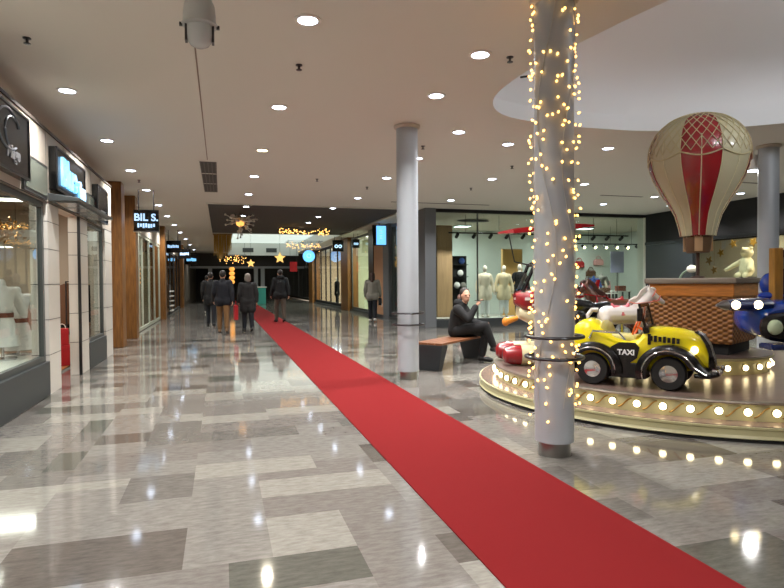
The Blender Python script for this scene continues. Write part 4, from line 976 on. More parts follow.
for sy in (-1, 1): rod(b, (-0.3, sy*0.1, 0.42), (0.08, sy*0.1, 0.44), 0.03, 0.022)
obj('exhaust_pipe', b, M_chrome, t, smooth=True)

for c in t.children:
    c.location.z += 0.17
b = NB(); rod(b, (0, 0, 0), (0, 0, 0.175), 0.17, n=20); obj('plinth', b, M_blackm, t)

# ------------------------------------------------------------------ helicopter ride
x, y = cplace(546, 7.75)
t = thing('helicopter_ride', 'red and cream toy helicopter behind the lit column with long red rotor', 'ride-on helicopter', (x, y, DK), R(163.6))
b = NB(); loft(b, [supsec(*q, e=0.7) for q in [(-0.42, 0.80, 0.92, 0.06), (-0.3, 0.72, 0.97, 0.18), (-0.1, 0.66, 0.98, 0.26), (0.15, 0.66, 0.98, 0.27), (0.33, 0.70, 0.97, 0.22), (0.42, 0.78, 0.93, 0.1)]]); obj('cabin', b, M_red, t, smooth=True)
b = NB(); loft(b, [supsec(*q, e=0.7) for q in [(-0.36, 0.62, 0.76, 0.1), (-0.1, 0.5, 0.74, 0.22), (0.15, 0.48, 0.74, 0.23), (0.38, 0.6, 0.76, 0.12)]]); obj('belly', b, M_creamg, t, smooth=True)
b = NB()
for k in range(3):
    for sy in (-1, 1): box(b, (0.3-0.16*k, sy*(0.245+0.014*min(k, 1)), 0.86), (0.07, 0.02, 0.035), 0); box(b, (0.22-0.16*k, sy*(0.25+0.012*min(k, 1)), 0.78), (0.05, 0.02, 0.03))
box(b, (0.405, 0, 0.86), (0.03, 0.14, 0.03))
obj('white_marking', b, M_white, t)
b = NB(); loft(b, [supsec(*q, e=0.7) for q in [(-0.2, 0.96, 1.2, 0.17), (-0.14, 0.96, 1.3, 0.2), (-0.08, 0.96, 1.2, 0.19)]]); obj('seat_back', b, M_black, t, smooth=True)
b = NB()
for sy in (-1, 1): tube(b, [(0.34, sy*0.16, 0.95), (0.2, sy*0.18, 1.3), (0.0, sy*0.15, 1.42), (-0.18, sy*0.14, 1.3), (-0.24, sy*0.16, 0.95)], 0.024, 8)
tube(b, [(0.2, -0.18, 1.3), (0.2, 0.18, 1.3)], 0.02); obj('canopy_frame', b, M_black, t, smooth=True)
b = NB(); loft(b, [[(0.36, -0.14, 0.97), (0.36, 0.14, 0.97), (0.37, 0.14, 0.97), (0.37, -0.14, 0.97)], [(0.25, -0.12, 1.2), (0.25, 0.12, 1.2), (0.26, 0.12, 1.2), (0.26, -0.12, 1.2)]]); obj('windscreen', b, M_glass, t)
b = NB(); rod(b, (0, 0, 1.4), (0, 0, 1.79), 0.03); rod(b, (0.5, 0.0, 1.74), (0.42, 0, 1.35), 0.008); rod(b, (0.42, 0, 1.35), (0.2, 0, 1.3), 0.008); obj('mast', b, M_dsteel, t, smooth=True)
b = NB()
for s in (-1, 1):
    loft(b, [[(s*xx, -w, z-th), (s*xx, w, z-th), (s*xx, w, z+th), (s*xx, -w, z+th)] for xx, w, th, z in ((0.0, 0.04, 0.045, 1.80), (0.15, 0.08, 0.04, 1.79-s*0.01), (0.45, 0.09, 0.03, 1.785-s*0.03), (0.64, 0.03, 0.012, 1.78-s*0.045))])
lathe(b, [(0, 1.74), (0.07, 1.75), (0.07, 1.84), (0, 1.87)], 20)
obj('rotor', b, M_red, t, bevel=0.004)
for sy in (-1, 1):
    b = NB(); loft(b, [[(xx, sy*0.24+r*math.cos(a), 0.135+r*math.sin(a)) for a in [2*PI*k/16 for k in range(16)]] for xx, r in ((-0.5, 0.05), (-0.4, 0.11), (0.0, 0.132), (0.40, 0.132))]); fl = obj('float', b, M_creamg, t, smooth=True)
    b = NB(); loft(b, [[(xx, sy*0.24+r*math.cos(a), 0.135+r*math.sin(a)) for a in [2*PI*k/16 for k in range(16)]] for xx, r in ((0.40, 0.133), (0.5, 0.128), (0.6, 0.10), (0.63, 0.05))]); obj('float_nose', b, M_red, fl, smooth=True)
    b = NB()
    for xx in (-0.2, 0.2): rod(b, (xx, sy*0.24, 0.25), (xx*0.8, sy*0.12, 0.56), 0.018)
    obj('strut', b, M_chrome, t, smooth=True)
b = NB(); rod(b, (0.38, 0, 0.6), (0.52, 0, 0.56), 0.03, 0.05); ell(b, (0.54, 0, 0.55), (0.05, 0.055, 0.06), 12); obj('nose_lamp', b, mat('amber_plastic', (220, 140, 50), 0.35), t, smooth=True)
b = NB(); rod(b, (-0.4, 0, 0.88), (-0.62, 0, 0.95), 0.05, 0.03); prism(b, [(-0.58, 0.9), (-0.68, 1.1), (-0.72, 1.1), (-0.68, 0.88)], 'y', -0.012, 0.012); obj('tail_boom', b, M_red, t, smooth=True, sharp=30)

# ------------------------------------------------------------------ blue plane ride (right edge)
x, y = cplace(781, 6.0)
t = thing('airplane_ride', 'blue toy airplane at the right edge with white bulbs along its wing', 'ride-on airplane', (x, y, DK), R(-106.4))
b = NB(); loft(b, [supsec(*q, e=0.6) for q in [(-0.32, 0.55, 0.82, 0.30), (-0.15, 0.50, 0.88, 0.37), (0.1, 0.48, 0.88, 0.39), (0.24, 0.50, 0.84, 0.38), (0.30, 0.52, 0.80, 0.35)]]); obj('fuselage', b, M_blue, t, smooth=True)
b = NB(); loft(b, [supsec(*q, e=0.6) for q in [(0.28, 0.47, 0.77, 0.40), (0.34, 0.47, 0.77, 0.42), (0.38, 0.50, 0.74, 0.39)]]); obj('nose_cowl', b, M_black, t, smooth=True)
for k, yy in enumerate((-0.31, -0.1, 0.1, 0.31)):
    b = NB(); ell(b, (0.38, yy, 0.625), (0.045, 0.075, 0.075), 18); obj('headlamp', b, mat('pale_green_lamp', (196, 214, 180), 0.15), t, smooth=True)
b = NB(); bx(b, 0.2, 0.42, -0.36, 0.36, 0.40, 0.46); obj('bumper', b, M_navy, t, bevel=0.02)
for s in (-1, 1):
    b = NB(); loft(b, [[(cx+0.12*c*math.cos(a), s*yy, 0.835+th*math.sin(a)) for a in [2*PI*k/14 for k in range(14)]] for yy, cx, c, th in ((0.25, 0.12, 1.3, 0.075), (0.36, 0.14, 1.2, 0.07), (0.6, 0.17, 1.0, 0.06), (0.68, 0.18, 0.8, 0.05))]); wg = obj('wing', b, M_navy, t, smooth=True)
    b = NB(); loft(b, [[(cx+0.12*c*math.cos(a), s*yy, 0.835+th*math.sin(a)) for a in [2*PI*k/14 for k in range(14)]] for yy, cx, c, th in ((0.68, 0.18, 0.8, 0.051), (0.73, 0.19, 0.5, 0.03), (0.78, 0.2, 0.15, 0.01))]); obj('wing_tip', b, M_steel, wg, smooth=True)
    for yy in (0.41, 0.63):
        b = NB(); ell(b, (0.28+0.0*yy, s*yy, 0.84), (0.03, 0.042, 0.042), 14); obj('wing_bulb', b, M_bulb, wg, smooth=True)
b = NB(); rod(b, (0, 0.26, 0), (0, 0.26, 0.5), 0.08, 0.1, 20); obj('pedestal', b, M_dsteel, t, smooth=True)
for q in (0.02, 0.36): b = NB(); bx(b, -0.16, -0.06, q-0.045, q+0.045, 0.84, 1.42); obj('cabin_post', b, mat('varnished_post', (166, 120, 52), 0.35, noise=0.2, nscale=6, stretch=(6, 6, 1)), t, bevel=0.008)
b = NB(); bx(b, -0.14, -0.09, 0.06, 0.32, 0.84, 1.40); obj('cabin_panel', b, M_navy, t, bevel=0.01)
b = NB(); bx(b, -0.09, -0.084, 0.09, 0.2, 1.2, 1.32); obj('white_marking', b, M_white, t)
b = NB(); ell(b, (-0.26, 0.08, 1.04), (0.09, 0.13, 0.13), 16); ell(b, (-0.2, 0.05, 0.92), (0.12, 0.15, 0.05), 14); obj('seat_shell', b, M_blue, t, smooth=True)

# ------------------------------------------------------------------ bench
bd = V((0.75, 0.66, 0)).normalized(); bang = math.atan2(bd.y, bd.x)
t = thing('bench', 'wooden bench with black tapered ends under the seated woman', 'bench', (3.7, 9.08, 0), bang)
b = NB()
for k in range(4): bx(b, -0.80, 1.06, -0.245+k*0.124, -0.245+k*0.124+0.114, 0.41, 0.445)
obj('seat', b, mat('bench_wood', (112, 68, 40), 0.45, noise=0.3, nscale=5, stretch=(1, 9, 9)), t, bevel=0.006)
for s in (-0.70, 0.93):
    b = NB(); loft(b, [[(s+dx, dy*w, z) for dx, dy in ((-dd, -1), (dd, -1), (dd, 1), (-dd, 1))] for z, w, dd in ((0, 0.17, 0.06), (0.37, 0.25, 0.10), (0.41, 0.25, 0.10))]); obj('leg', b, mat('bench_black', (34, 38, 42), 0.4), t, bevel=0.008)
b = NB(); bx(b, -0.62, 0.86, -0.04, 0.04, 0.37, 0.41); obj('stretcher', b, M_blackm, t)

# ------------------------------------------------------------------ people
def hand_caps(wr, d, up, side, s=1.0, curl=0.5):
    """palm and five curled fingers; wr wrist, d pointing direction, up back of the hand, side thumb direction"""
    d, up, side = V(d).normalized(), V(up).normalized(), V(side).normalized(); wr = V(wr); c = []
    palm = wr+d*0.085*s
    for k in (-1.2, -0.4, 0.4, 1.2): c.append((wr+side*0.008*k*s, palm+side*0.019*k*s, 0.017*s, 0.014*s))
    for k, L in zip((1.2, 0.4, -0.4, -1.2), (0.068, 0.078, 0.072, 0.056)):
        p = palm+side*0.02*k*s; q = p+(d*math.cos(curl)-up*math.sin(curl))*L*0.5*s; r = q+(d*math.cos(2*curl)-up*math.sin(2*curl))*L*0.5*s
        c += [(p, q, 0.0095*s, 0.0088*s), (q, r, 0.0088*s, 0.0075*s)]
    p = wr+d*0.03*s+side*0.022*s; q = p+(d*0.6+side*0.7-up*0.2).normalized()*0.04*s; r = q+(d*0.9+side*0.2-up*0.3).normalized()*0.03*s
    c += [(p, q, 0.013*s, 0.011*s), (q, r, 0.011*s, 0.009*s)]
    return c
def person(label, loc, rz, J, cols, hair='short', h=1.0, coat_len=0.0, vox=0.011, grp=None, extra=None, hood=False):
    t = thing('person', label, 'person', loc, rz, grp)
    P = {k: V(v)*h for k, v in J.items()}; H = h
    hd, nk, ch, pv = P['head'], P['neck'], P['chest'], P['pelvis']
    f = V((math.cos(J_yaw(J)), math.sin(J_yaw(J)), 0)); sd = V((-f.y, f.x, 0)); up = V((0, 0, 1))
    caps = [(nk-up*.05*H, hd-up*.06*H, .055*H, .052*H), (ch, nk-up*.04*H, .12*H, .07*H), (ch, pv, .125*H, .125*H)]
    caps += [(pv+sd*.06*H, pv-sd*.06*H, .11*H, .11*H)]
    for s in ('l', 'r'):
        sh, el, wr, hp, kn, an, toe = [P[s+k] for k in ('sh', 'el', 'wr', 'hip', 'kn', 'an', 'toe')]
        caps += [(sh, ch, .06*H, .09*H), (sh, el, .055*H, .042*H), (el, wr, .042*H, .028*H), (hp, kn, .085*H, .058*H), (kn, an, .056*H, .038*H), (an, toe, .042*H, .03*H)]
        side = sd*(-1 if s == 'l' else 1)
        dd = (wr-el).normalized(); ups = dd.cross(side)
        if abs(dd.z) > 0.8: side = f; ups = sd*(1 if s == 'l' else -1)
        caps += hand_caps(wr, dd, ups, side, H)
    M3 = Matrix((f, sd, up)).transposed()
    yawh = math.atan2(f.y, f.x)
    E = [(hd, (.088*H, .075*H, .115*H), (0, 0, yawh)), (hd+f*.025*H-up*.06*H, (.062*H, .056*H, .06*H), (0, 0, yawh)), (hd+f*.095*H-up*.02*H, (.018*H, .014*H, .022*H), (0, 0, yawh)), (hd+f*.088*H-up*.065*H, (.012*H, .026*H, .01*H), (0, 0, yawh)), (hd+f*.08*H+up*.022*H, (.012*H, .05*H, .01*H), (0, 0, yawh))]
    for s in (-1, 1): E.append((hd+sd*(s*.077*H)-up*.01*H, (.018*H, .012*H, .03*H), (0, 0, yawh)))
    blob('body', caps, cols['skin'], t, vox, 2, E)
    # eyes
    b = NB()
    for s in (-1, 1): ell(b, hd+f*.078*H+sd*(s*.032*H)+up*.004*H, (.012*H, .015*H, .008*H), 8, (0, 0, yawh))
    obj('eye', b, M_black, t, smooth=True)
    # trousers
    caps = [(pv+sd*.065*H, pv-sd*.065*H, .125*H, .125*H)]
    for s in ('l', 'r'):
        hp, kn, an = [P[s+k] for k in ('hip', 'kn', 'an')]
        caps += [(hp, kn, .105*H, .078*H), (kn, an+(kn-an)*.12, .078*H, .062*H)]
    blob('trousers', caps, cols['trousers'], t, 0.014, 4)
    # coat
    caps = [(ch, pv+(ch-pv)*.1, .15*H, .15*H), (ch+sd*.05*H, pv+sd*.06*H, .13*H, .13*H), (ch-sd*.05*H, pv-sd*.06*H, .13*H, .13*H), (ch, nk-up*.02*H, .14*H, .08*H)]
    if coat_len:
        for s in ('l', 'r'):
            hp, kn = P[s+'hip'], P[s+'kn']; e = hp+(kn-hp)*coat_len
            caps += [(hp, e, .14*H, .145*H)]
        caps += [(P['lhip'], P['rhip'], .15*H, .15*H), ((P['lhip']+P['lkn'])*.5*coat_len+P['lhip']*(1-coat_len), (P['rhip']+P['rkn'])*.5*coat_len+P['rhip']*(1-coat_len), .14*H, .14*H)]
    for s in ('l', 'r'):
        sh, el, wr = [P[s+k] for k in ('sh', 'el', 'wr')]
        caps += [(sh, ch, .085*H, .12*H), (sh, el, .085*H, .07*H), (el, el+(wr-el)*.93, .07*H, .055*H)]
    if hood: caps += [(nk-f*.06*H+sd*.06*H, nk-f*.06*H-sd*.06*H, .075*H, .075*H)]
    blob('jacket', caps, cols['coat'], t, 0.014, 5)
    for s in ('l', 'r'):
        an, toe = P[s+'an'], P[s+'toe']; d = (toe-an); d2 = V((d.x, d.y, 0)).normalized() if V((d.x, d.y, 0)).length > 1e-3 else f
        blob('shoe', [(an-d2*.02*H-up*.015*H, toe, .052*H, .042*H), (an, an-d2*.03*H-up*.03*H, .052*H, .045*H)], cols['shoe'], t, 0.01, 3)
    E = [(hd-f*.016*H+up*.03*H, (.096*H, .088*H, .105*H), (0, 0, yawh))]
    caps = []
    if hair == 'long': caps = [(hd-f*.06*H, nk-f*.075*H-up*.06*H, .075*H, .06*H), (hd-f*.03*H+sd*.06*H, nk-f*.05*H+sd*.06*H, .04*H, .035*H), (hd-f*.03*H-sd*.06*H, nk-f*.05*H-sd*.06*H, .04*H, .035*H)]
    if hair == 'bun': caps = [(hd-f*.05*H-up*.02*H, hd-f*.05*H+up*.04*H, .07*H, .06*H)]; E.append((hd-f*.09*H+up*.06*H, (.045*H, .045*H, .045*H)))
    if hair == 'bob': caps = [(hd-f*.05*H, hd-f*.05*H-up*.07*H, .08*H, .07*H), (hd+sd*.06*H-f*.02*H, hd+sd*.065*H-f*.02*H-up*.07*H, .035*H, .03*H), (hd-sd*.06*H-f*.02*H, hd-sd*.065*H-f*.02*H-up*.07*H, .035*H, .03*H)]
    # keep the face clear: the hair mass sits behind and above
    E = [(e[0]-f*.022*H+up*.012*H,)+tuple(e[1:]) if i == 0 else e for i, e in enumerate(E)]
    blob('hair', caps, cols['hair'], t, 0.01, 3, E)
    return t
def J_yaw(J): return J.get('face', V((0, 0, 0)))[2] if 'face' in J else 0.0
def walker(step=0.18, arms=(0.12, -0.12), bend=0.1, head=0.0):
    """standing/walking joints facing +x"""
    J = {'head': (0.03, 0, 1.63), 'neck': (0, 0, 1.5), 'chest': (0, 0, 1.32), 'pelvis': (0, 0, 0.98), 'face': (0, 0, head)}
    for s, sg, a, st in (('l', 1, arms[0], step), ('r', -1, arms[1], -step)):
        J[s+'sh'] = (0, sg*.19, 1.42); J[s+'el'] = (a*.4-.03, sg*.25, 1.15); J[s+'wr'] = (a*1.2+.04, sg*.26, .91)
        J[s+'hip'] = (0, sg*.09, .93); J[s+'kn'] = (st*.55+.05*(1 if st > 0 else 0.2), sg*.095, .5); J[s+'an'] = (st, sg*.1, .085+(0.03 if st < 0 else 0)); J[s+'toe'] = (st+.16, sg*.11, .05)
    return J
navy = mat('navy_coat', (15, 17, 26), 0.85, noise=0.15, nscale=30); blackc = mat('black_coat', (9, 9, 11), 0.85); darkj = mat('dark_trousers', (24, 26, 32), 0.9)
khaki = mat('brown_trousers', (116, 84, 50), 0.9); greyk = mat('grey_knit', (128, 126, 116), 0.95, bump=0.5, bscale=40); shoeb = mat('black_shoe', (18, 17, 17), 0.45); shoew = mat('pale_shoe', (196, 190, 182), 0.5)
hd_ = mat('dark_hair', (34, 26, 22), 0.6); hgrey = mat('grey_hair', (118, 110, 102), 0.7); hbr = mat('brown_hair', (58, 38, 28), 0.6); olive = mat('dark_green_coat', (26, 25, 25), 0.85)
C = lambda coat, tr, hair, shoe: dict(skin=M_skin, coat=coat, trousers=tr, hair=hair, shoe=shoe)
p1 = person('person in navy coat and brown trousers walking away, left of the carpet', (0.05, 17.0, 0), R(88), walker(0.12), C(navy, khaki, hd_, mat('tan_shoe', (120, 92, 66), 0.6)), 'short', 1.0, 0.12)
p2 = person('grey haired person in long dark coat walking at the carpet edge', (0.74, 17.15, 0), R(95), walker(0.08, (0.02, -0.05)), C(olive, darkj, hgrey, shoeb), 'bob', 0.955, 0.55)
p3 = person('person in black jacket walking along the red carpet', (2.0, 20.7, 0.009), R(100), walker(0.14), C(blackc, mat('grey_brown_trousers', (78, 68, 58), 0.9), hd_, shoeb), 'short', 1.06, 0.1, hood=True)
p4 = person('person all in black far down the hall at left', (-0.62, 28.4, 0), R(80), walker(0.16), C(blackc, darkj, hd_, shoew), 'short', 1.0, 0.2)
p5 = person('person in grey knit jumper and black trousers by the peach shop panel', (5.12, 19.8, 0), R(68), walker(0.1, (0.03, 0.08)), C(greyk, darkj, hbr, shoew), 'long', 1.0, 0.12)
p6 = person('person in dark coat just beyond the navy coated walker', (-0.32, 19.6, 0), R(85), walker(0.14), C(blackc, darkj, hd_, shoeb), 'short', 1.0, 0.3)
# red bag carried between the pair
t = thing('shopping_bag', 'red shopping bag carried between the two walkers left of the carpet', 'bag', (0.40, 17.15, 0.36), R(5))
b = NB(); loft(b, [[(sx*0.05*f, sy*0.15*f, zz) for sx, sy in ((-1, -1), (1, -1), (1, 1), (-1, 1))] for zz, f in ((0, 1), (0.42, 1.0))]); obj('bag_body', b, M_rcloth, t, bevel=0.008)
b = NB(); tube(b, [(0, 0.07*math.cos(a), 0.42+0.12*math.sin(a)) for a in [PI*i/10 for i in range(11)]], 0.006); obj('handle', b, M_rcloth, t)
t = thing('shoulder_bag', 'small black bag with pale tag beside the grey jumper', 'bag', (5.36, 19.66, 0.60), R(68))
b = NB(); loft(b, [[(sx*0.12, sy*0.05*f, zz) for sx, sy in ((-1, -1), (1, -1), (1, 1), (-1, 1))] for zz, f in ((0, 1), (0.2, 1.0), (0.26, 0.5))]); obj('bag_body', b, M_blackm, t, bevel=0.012)
b = NB(); tube(b, [(0.09*math.cos(a), 0, 0.25+0.1*math.sin(a)) for a in [PI*i/10 for i in range(11)]], 0.006); obj('handle', b, M_blackm, t)
b = NB(); box(b, (0.02, -0.06, 0.0), (0.07, 0.012, 0.11)); obj('tag', b, M_white, t)
# seated woman (local +x is where she faces)
SJ = {'head': (0.09, 0.0, 1.16), 'neck': (0.03, 0, 1.03), 'chest': (-0.01, 0, 0.84), 'pelvis': (-0.05, 0, 0.545), 'face': (0, 0, -0.8),
      'lsh': (0.0, 0.18, 0.93), 'lel': (0.14, 0.24, 0.68), 'lwr': (0.36, 0.12, 0.66), 'rsh': (0.0, -0.18, 0.93), 'rel': (0.2, -0.2, 0.76), 'rwr': (0.30, -0.08, 0.98),
      'lhip': (-0.02, 0.1, 0.54), 'lkn': (0.42, 0.1, 0.53), 'lan': (0.34, 0.12, 0.09), 'ltoe': (0.50, 0.13, 0.045),
      'rhip': (-0.02, -0.1, 0.55), 'rkn': (0.44, 0.0, 0.645), 'ran': (0.58, 0.05, 0.27), 'rtoe': (0.73, 0.04, 0.21)}
for k in ('rwr', 'rel', 'lel', 'lwr'): pass
bp = V((3.7, 9.08, 0))+bd*0.40
w = person('woman in black seated on the bench with crossed legs, raising a phone', (bp.x, bp.y, 0), bang-PI/2+0.12, SJ, C(blackc, mat('black_trousers', (13, 13, 15), 0.9), hd_, shoeb), 'bun', 1.0, 0.0, 0.009, hood=True)
# phone in her right hand
ang = bang-PI/2+0.12
hp = V((bp.x, bp.y, 0))+Matrix.Rotation(ang, 3, 'Z') @ V((0.348, -0.03, 1.075))
t = thing('smartphone', 'dark phone with a white back held up by the seated woman', 'phone', hp, ang)
b = NB(); box(b, (0, 0, 0), (0.15, 0.075, 0.009)); obj('phone_body', b, M_black, t, bevel=0.003)
b = NB(); box(b, (-0.01, 0, -0.0065), (0.11, 0.06, 0.004)); obj('back_cover', b, M_white, t)

# ------------------------------------------------------------------ ceiling fittings
def downlight(label, x, y, warm=False, power=1.0, z=CZ, ring=False, proto={}):
    t = thing('downlight', label, 'downlight', (x, y, z), 0, 'recessed ceiling downlights')
    key = 'w' if warm else 'c'
    if key not in proto:
        b = NB(); lathe(b, [(0.085, 0), (0.115, 0), (0.115, -0.008), (0.085, -0.012)], 28); f = obj('trim_ring', b, M_white, t, smooth=True)
        b = NB(); lathe(b, [(0, -0.004), (0.086, -0.004), (0.086, -0.009), (0, -0.011)], 28); l = obj('lens', b, M_lensw if warm else M_lens, t, smooth=True)
        proto[key] = (f.data, l.data)
    else:
        link_mesh('trim_ring', proto[key][0], None, t); link_mesh('lens', proto[key][1], None, t)
    lamp('downlight_lamp', 'AREA', (0, 0, -0.02), PW*power, (1, 0.9, 0.72) if warm else (1.0, 0.98, 0.95), 0.11, t, spread=R(135))
    return t
PW = 42
left_row = [(-1.68, -2.5), (-1.68, 0.05), (-1.68, 2.55), (-1.68, 5.05), (-1.68, 7.55), (-1.68, 10.0), (-1.68, 12.5), (-1.68, 15.0), (-1.68, 17.8), (-1.68, 20.6), (-1.68, 23.6), (-1.68, 27), (-1.68, 31), (-1.68, 35.5), (-1.68, 40.5)]
mid_row = [(0.74, -2.6), (0.74, -0.05), (0.74, 2.5), (0.74, 5.0), (0.74, 7.55), (0.70, 10.06), (0.70, 12.55), (0.70, 15.1)]
car_row = [(2.49, 5.3), (2.52, 6.6), (3.45, 8.1), (3.45, 10.0), (3.45, 12.05), (3.52, 15.1)]
right_pts = [((508, 144), 'round ring downlight just left of the lit column near the recess'), ((492, 178.8), 'downlight over the seated woman, nearer of two'), ((451, 200), 'downlight close above the grey pillar'),
             ((608, 148), 'ring downlight between lit column and balloon, near the recess edge'), ((584.5, 184), 'downlight just right of the lit column'), ((603.4, 204), 'downlight above the back shop window, nearest its black header'), ((669.8, 205.4), 'downlight partly behind the left side of the balloon'), ((740.5, 193.3), 'downlight right of the balloon over the black fascia')]
def ceil_pt(px, py):
    d = (cam.matrix_world.to_3x3() @ V(((px-392)/580, -(py-294)/580, -1))); k = (CZ-HC)/d.z
    return d.x*k, d.y*k
vi = 0
for i, (x, y) in enumerate(left_row):
    vi = i-4
    lab = 'downlight behind the viewpoint in the left row' if y < 6 else 'downlight in the row along the left shops, %s from the front' % ORD[i-4]
    downlight(lab, x, y, power=1.1)
for i, (x, y) in enumerate(mid_row):
    lab = 'downlight behind the viewpoint in the middle row' if y < 4 else 'downlight in the row over the walkway left of the carpet, %s from the front' % ORD[i-3]
    if i == 5: lab = 'yellowish hanging halogen downlight in the row left of the carpet'
    downlight(lab, x, y, warm=(i == 5))
for i, (x, y) in enumerate(car_row): downlight('downlight in the staggered row right of the carpet, %s from the front' % ORD[i], x, y, power=1.3)
for i, (p, lab) in enumerate(right_pts):
    x, y = ceil_pt(*p); downlight(lab, x, y, power=1.5)
for i, (x, y) in enumerate(((0.74, 17.7), (0.74, 20.2), (3.3, 17.5), (3.25, 19.9), (3.2, 21.9), (3.2, 24.0))):
    downlight('downlight in the dark ceiling panel, %s' % ['near one over the left walkers', 'beside the starburst lamp', 'nearest one above the carpet', 'second one above the carpet', 'third one above the carpet', 'farthest one above the carpet'][i], x, y, z=CZ+0.02, power=0.8)
for i, (x, y) in enumerate(((3.2, 0.5), (10.5, 1.5), (11.5, 5.0), (11.5, 9.0), (11.2, 13.0), (7.5, -1.5))):
    downlight('downlight outside the picture at right', x, y)
for k, a in enumerate((200, 250, 300, 340)):   # angles for added recess fill lamps, unused
    pass
# pendant can by the right column
x, y = ceil_pt(753, 150)
t = thing('pendant_spot', 'white cylindrical pendant spot beside the balloon', 'spotlight', (x, y, CZ), 0)
b = NB(); rod(b, (0, 0, 0), (0, 0, -0.1), 0.02); rod(b, (0, 0, -0.1), (0, 0, -0.36), 0.10, n=24); obj('housing', b, M_white, t, smooth=True)
b = NB(); rod(b, (0, 0, -0.36), (0, 0, -0.366), 0.092, n=24); obj('lens', b, M_lens, t)
lamp('pendant_lamp', 'AREA', (0, 0, -0.39), 20, (1, 0.96, 0.9), 0.18, t)
# recess wash: two lamps added out of view to brighten the ceiling recess
for k, (x, y) in enumerate(((5.6, 2.3), (7.6, 2.4))):
    t = thing('recess_fill', 'added fill lamp inside the ceiling recess out of view', 'lamp', (x, y, CZ+0.42), 0, 'recess fill lamps')
    b = NB(); bx(b, -0.4, 0.4, -0.06, 0.0, -0.12, 0.12); obj('housing', b, M_white, t)
    b = NB(); rod(b, (0, -0.03, 0.1), (0, -0.03, 0.335), 0.015); obj('bracket', b, M_white, t)
    lamp('recess_fill_area', 'AREA', (0, 0.03, 0), 78, (0.9, 0.95, 1.0), 0.7, t, (R(128), 0, 0), sy=0.2)
# sprinklers
for k, ((px, py), lab) in enumerate((((299, 65), 'small ceiling sprinkler between the two nearest middle downlights'), ((27, 38), 'small sprinkler near the top left corner'), ((510, 57), 'small sprinkler just left of the lit column'), ((423, 146), 'small sprinkler right of the plain column top'),
                                     ((512, 166), 'small sprinkler above the seated woman'), ((317, 179), 'small sprinkler between middle row and plain column'), ((367, 187), 'small sprinkler left of the plain column'), ((471, 188), 'small sprinkler near the grey pillar'), ((139, 180), 'small sprinkler beside the left downlight row'))):
    x, y = ceil_pt(px, py)
    b = NB(); lathe(b, [(0, 0), (0.035, 0), (0.035, -0.008), (0.012, -0.012), (0.012, -0.045), (0.03, -0.048), (0.03, -0.054), (0, -0.056)], 16)
    tag(obj('sprinkler', b, M_dsteel, loc=(x, y, CZ)), lab, 'sprinkler', 'ceiling sprinklers')
x, y = ceil_pt(505, 102)
t = thing('recess_bracket', 'small dark bracket inside the ceiling recess', 'spotlight', (3.62, 5.95, CZ+0.12), R(-60))
b = NB(); rod(b, (0, -0.07, 0.0), (0, 0.07, 0.02), 0.022); rod(b, (-0.33, 0, 0.06), (0, 0, 0.02), 0.012); obj('bracket', b, M_dsteel, t)
# ceiling joint and grille
b = NB(); bx(b, -0.215, -0.2, 0.5, 11.1, CZ-0.004, CZ); struct('trim_ceiling_joint', b, mat('joint_shadow', (140, 124, 112), 0.8))
t = thing('ceiling_grille', 'dark three part ceiling grille at the end of the ceiling joint', 'vent', (-0.2, 11.2, CZ), 0)
for k in range(3):
    b = NB(); y0 = 1.25*k
    bx(b, -0.15, 0.15, y0+0.04, y0+1.2, -0.012, -0.001); g = obj('grille_panel', b, mat('grille_dark', (64, 58, 52), 0.6), t)
    b = NB()
    for q in range(5): bx(b, -0.15+q*0.07, -0.138+q*0.07, y0+0.04, y0+1.2, -0.02, -0.012)
    obj('grille_bar', b, mat('grille_bar', (92, 84, 76), 0.5), g)
b = NB(); bx(b, -0.17, 0.17, 0, 3.75, -0.008, -0.0005); obj('frame', b, M_ceil, t)
for k, (x0, x1, y, lab) in enumerate(((4.6, 7.6, 15.6, 'thin dark slot diffuser in the ceiling before the back shop'), (9.6, 10.9, 13.1, 'thin dark slot diffuser beside the balloon at left'), (10.3, 12.2, 10.6, 'thin dark slot diffuser right of the balloon'))):
    b = NB(); bx(b, -(x1-x0)/2, (x1-x0)/2, -0.04, 0.04, -0.006, 0); o = obj('slot_diffuser', b, mat('slot_dark', (70, 64, 58), 0.6), loc=((x0+x1)/2, y, CZ))
    tag(o, lab, 'vent', 'slot diffusers')
# camera dome
t = thing('security_camera', 'grey dome security camera hanging from the ceiling at top', 'security camera', (-0.115, 4.11, 2.975), 0)
b = NB(); rod(b, (0, 0, 0.33), (0, 0, CZ-2.98), 0.032, n=16); lathe(b, [(0, CZ-2.98-0.02), (0.07, CZ-2.98-0.02), (0.07, CZ-2.98-0.001), (0, CZ-2.98-0.001)], 20); obj('mount_pole', b, mat('camera_grey', (182, 186, 184), 0.5), t, smooth=True)
b = NB(); lathe(b, [(0, 0.36), (0.04, 0.355), (0.075, 0.33), (0.098, 0.28), (0.105, 0.22), (0.106, 0.17), (0.115, 0.155), (0.115, 0.145), (0.085, 0.14), (0, 0.14)], 32); obj('housing', b, MATS['camera_grey'], t, smooth=True)
b = NB(); lathe(b, [(0.084, 0.14), (0.084, 0.07), (0.078, 0.045), (0.06, 0.018), (0.03, 0.002), (0, 0)], 28); obj('dome', b, mat('dome_plastic', (190, 194, 194), 0.25), t, smooth=True)
b = NB()
for s in (-1, 1): box(b, (s*0.085, 0, 0.09), (0.016, 0.06, 0.11)); box(b, (s*0.118, 0, 0.145), (0.02, 0.025, 0.02))
obj('yoke', b, M_dsteel, t)

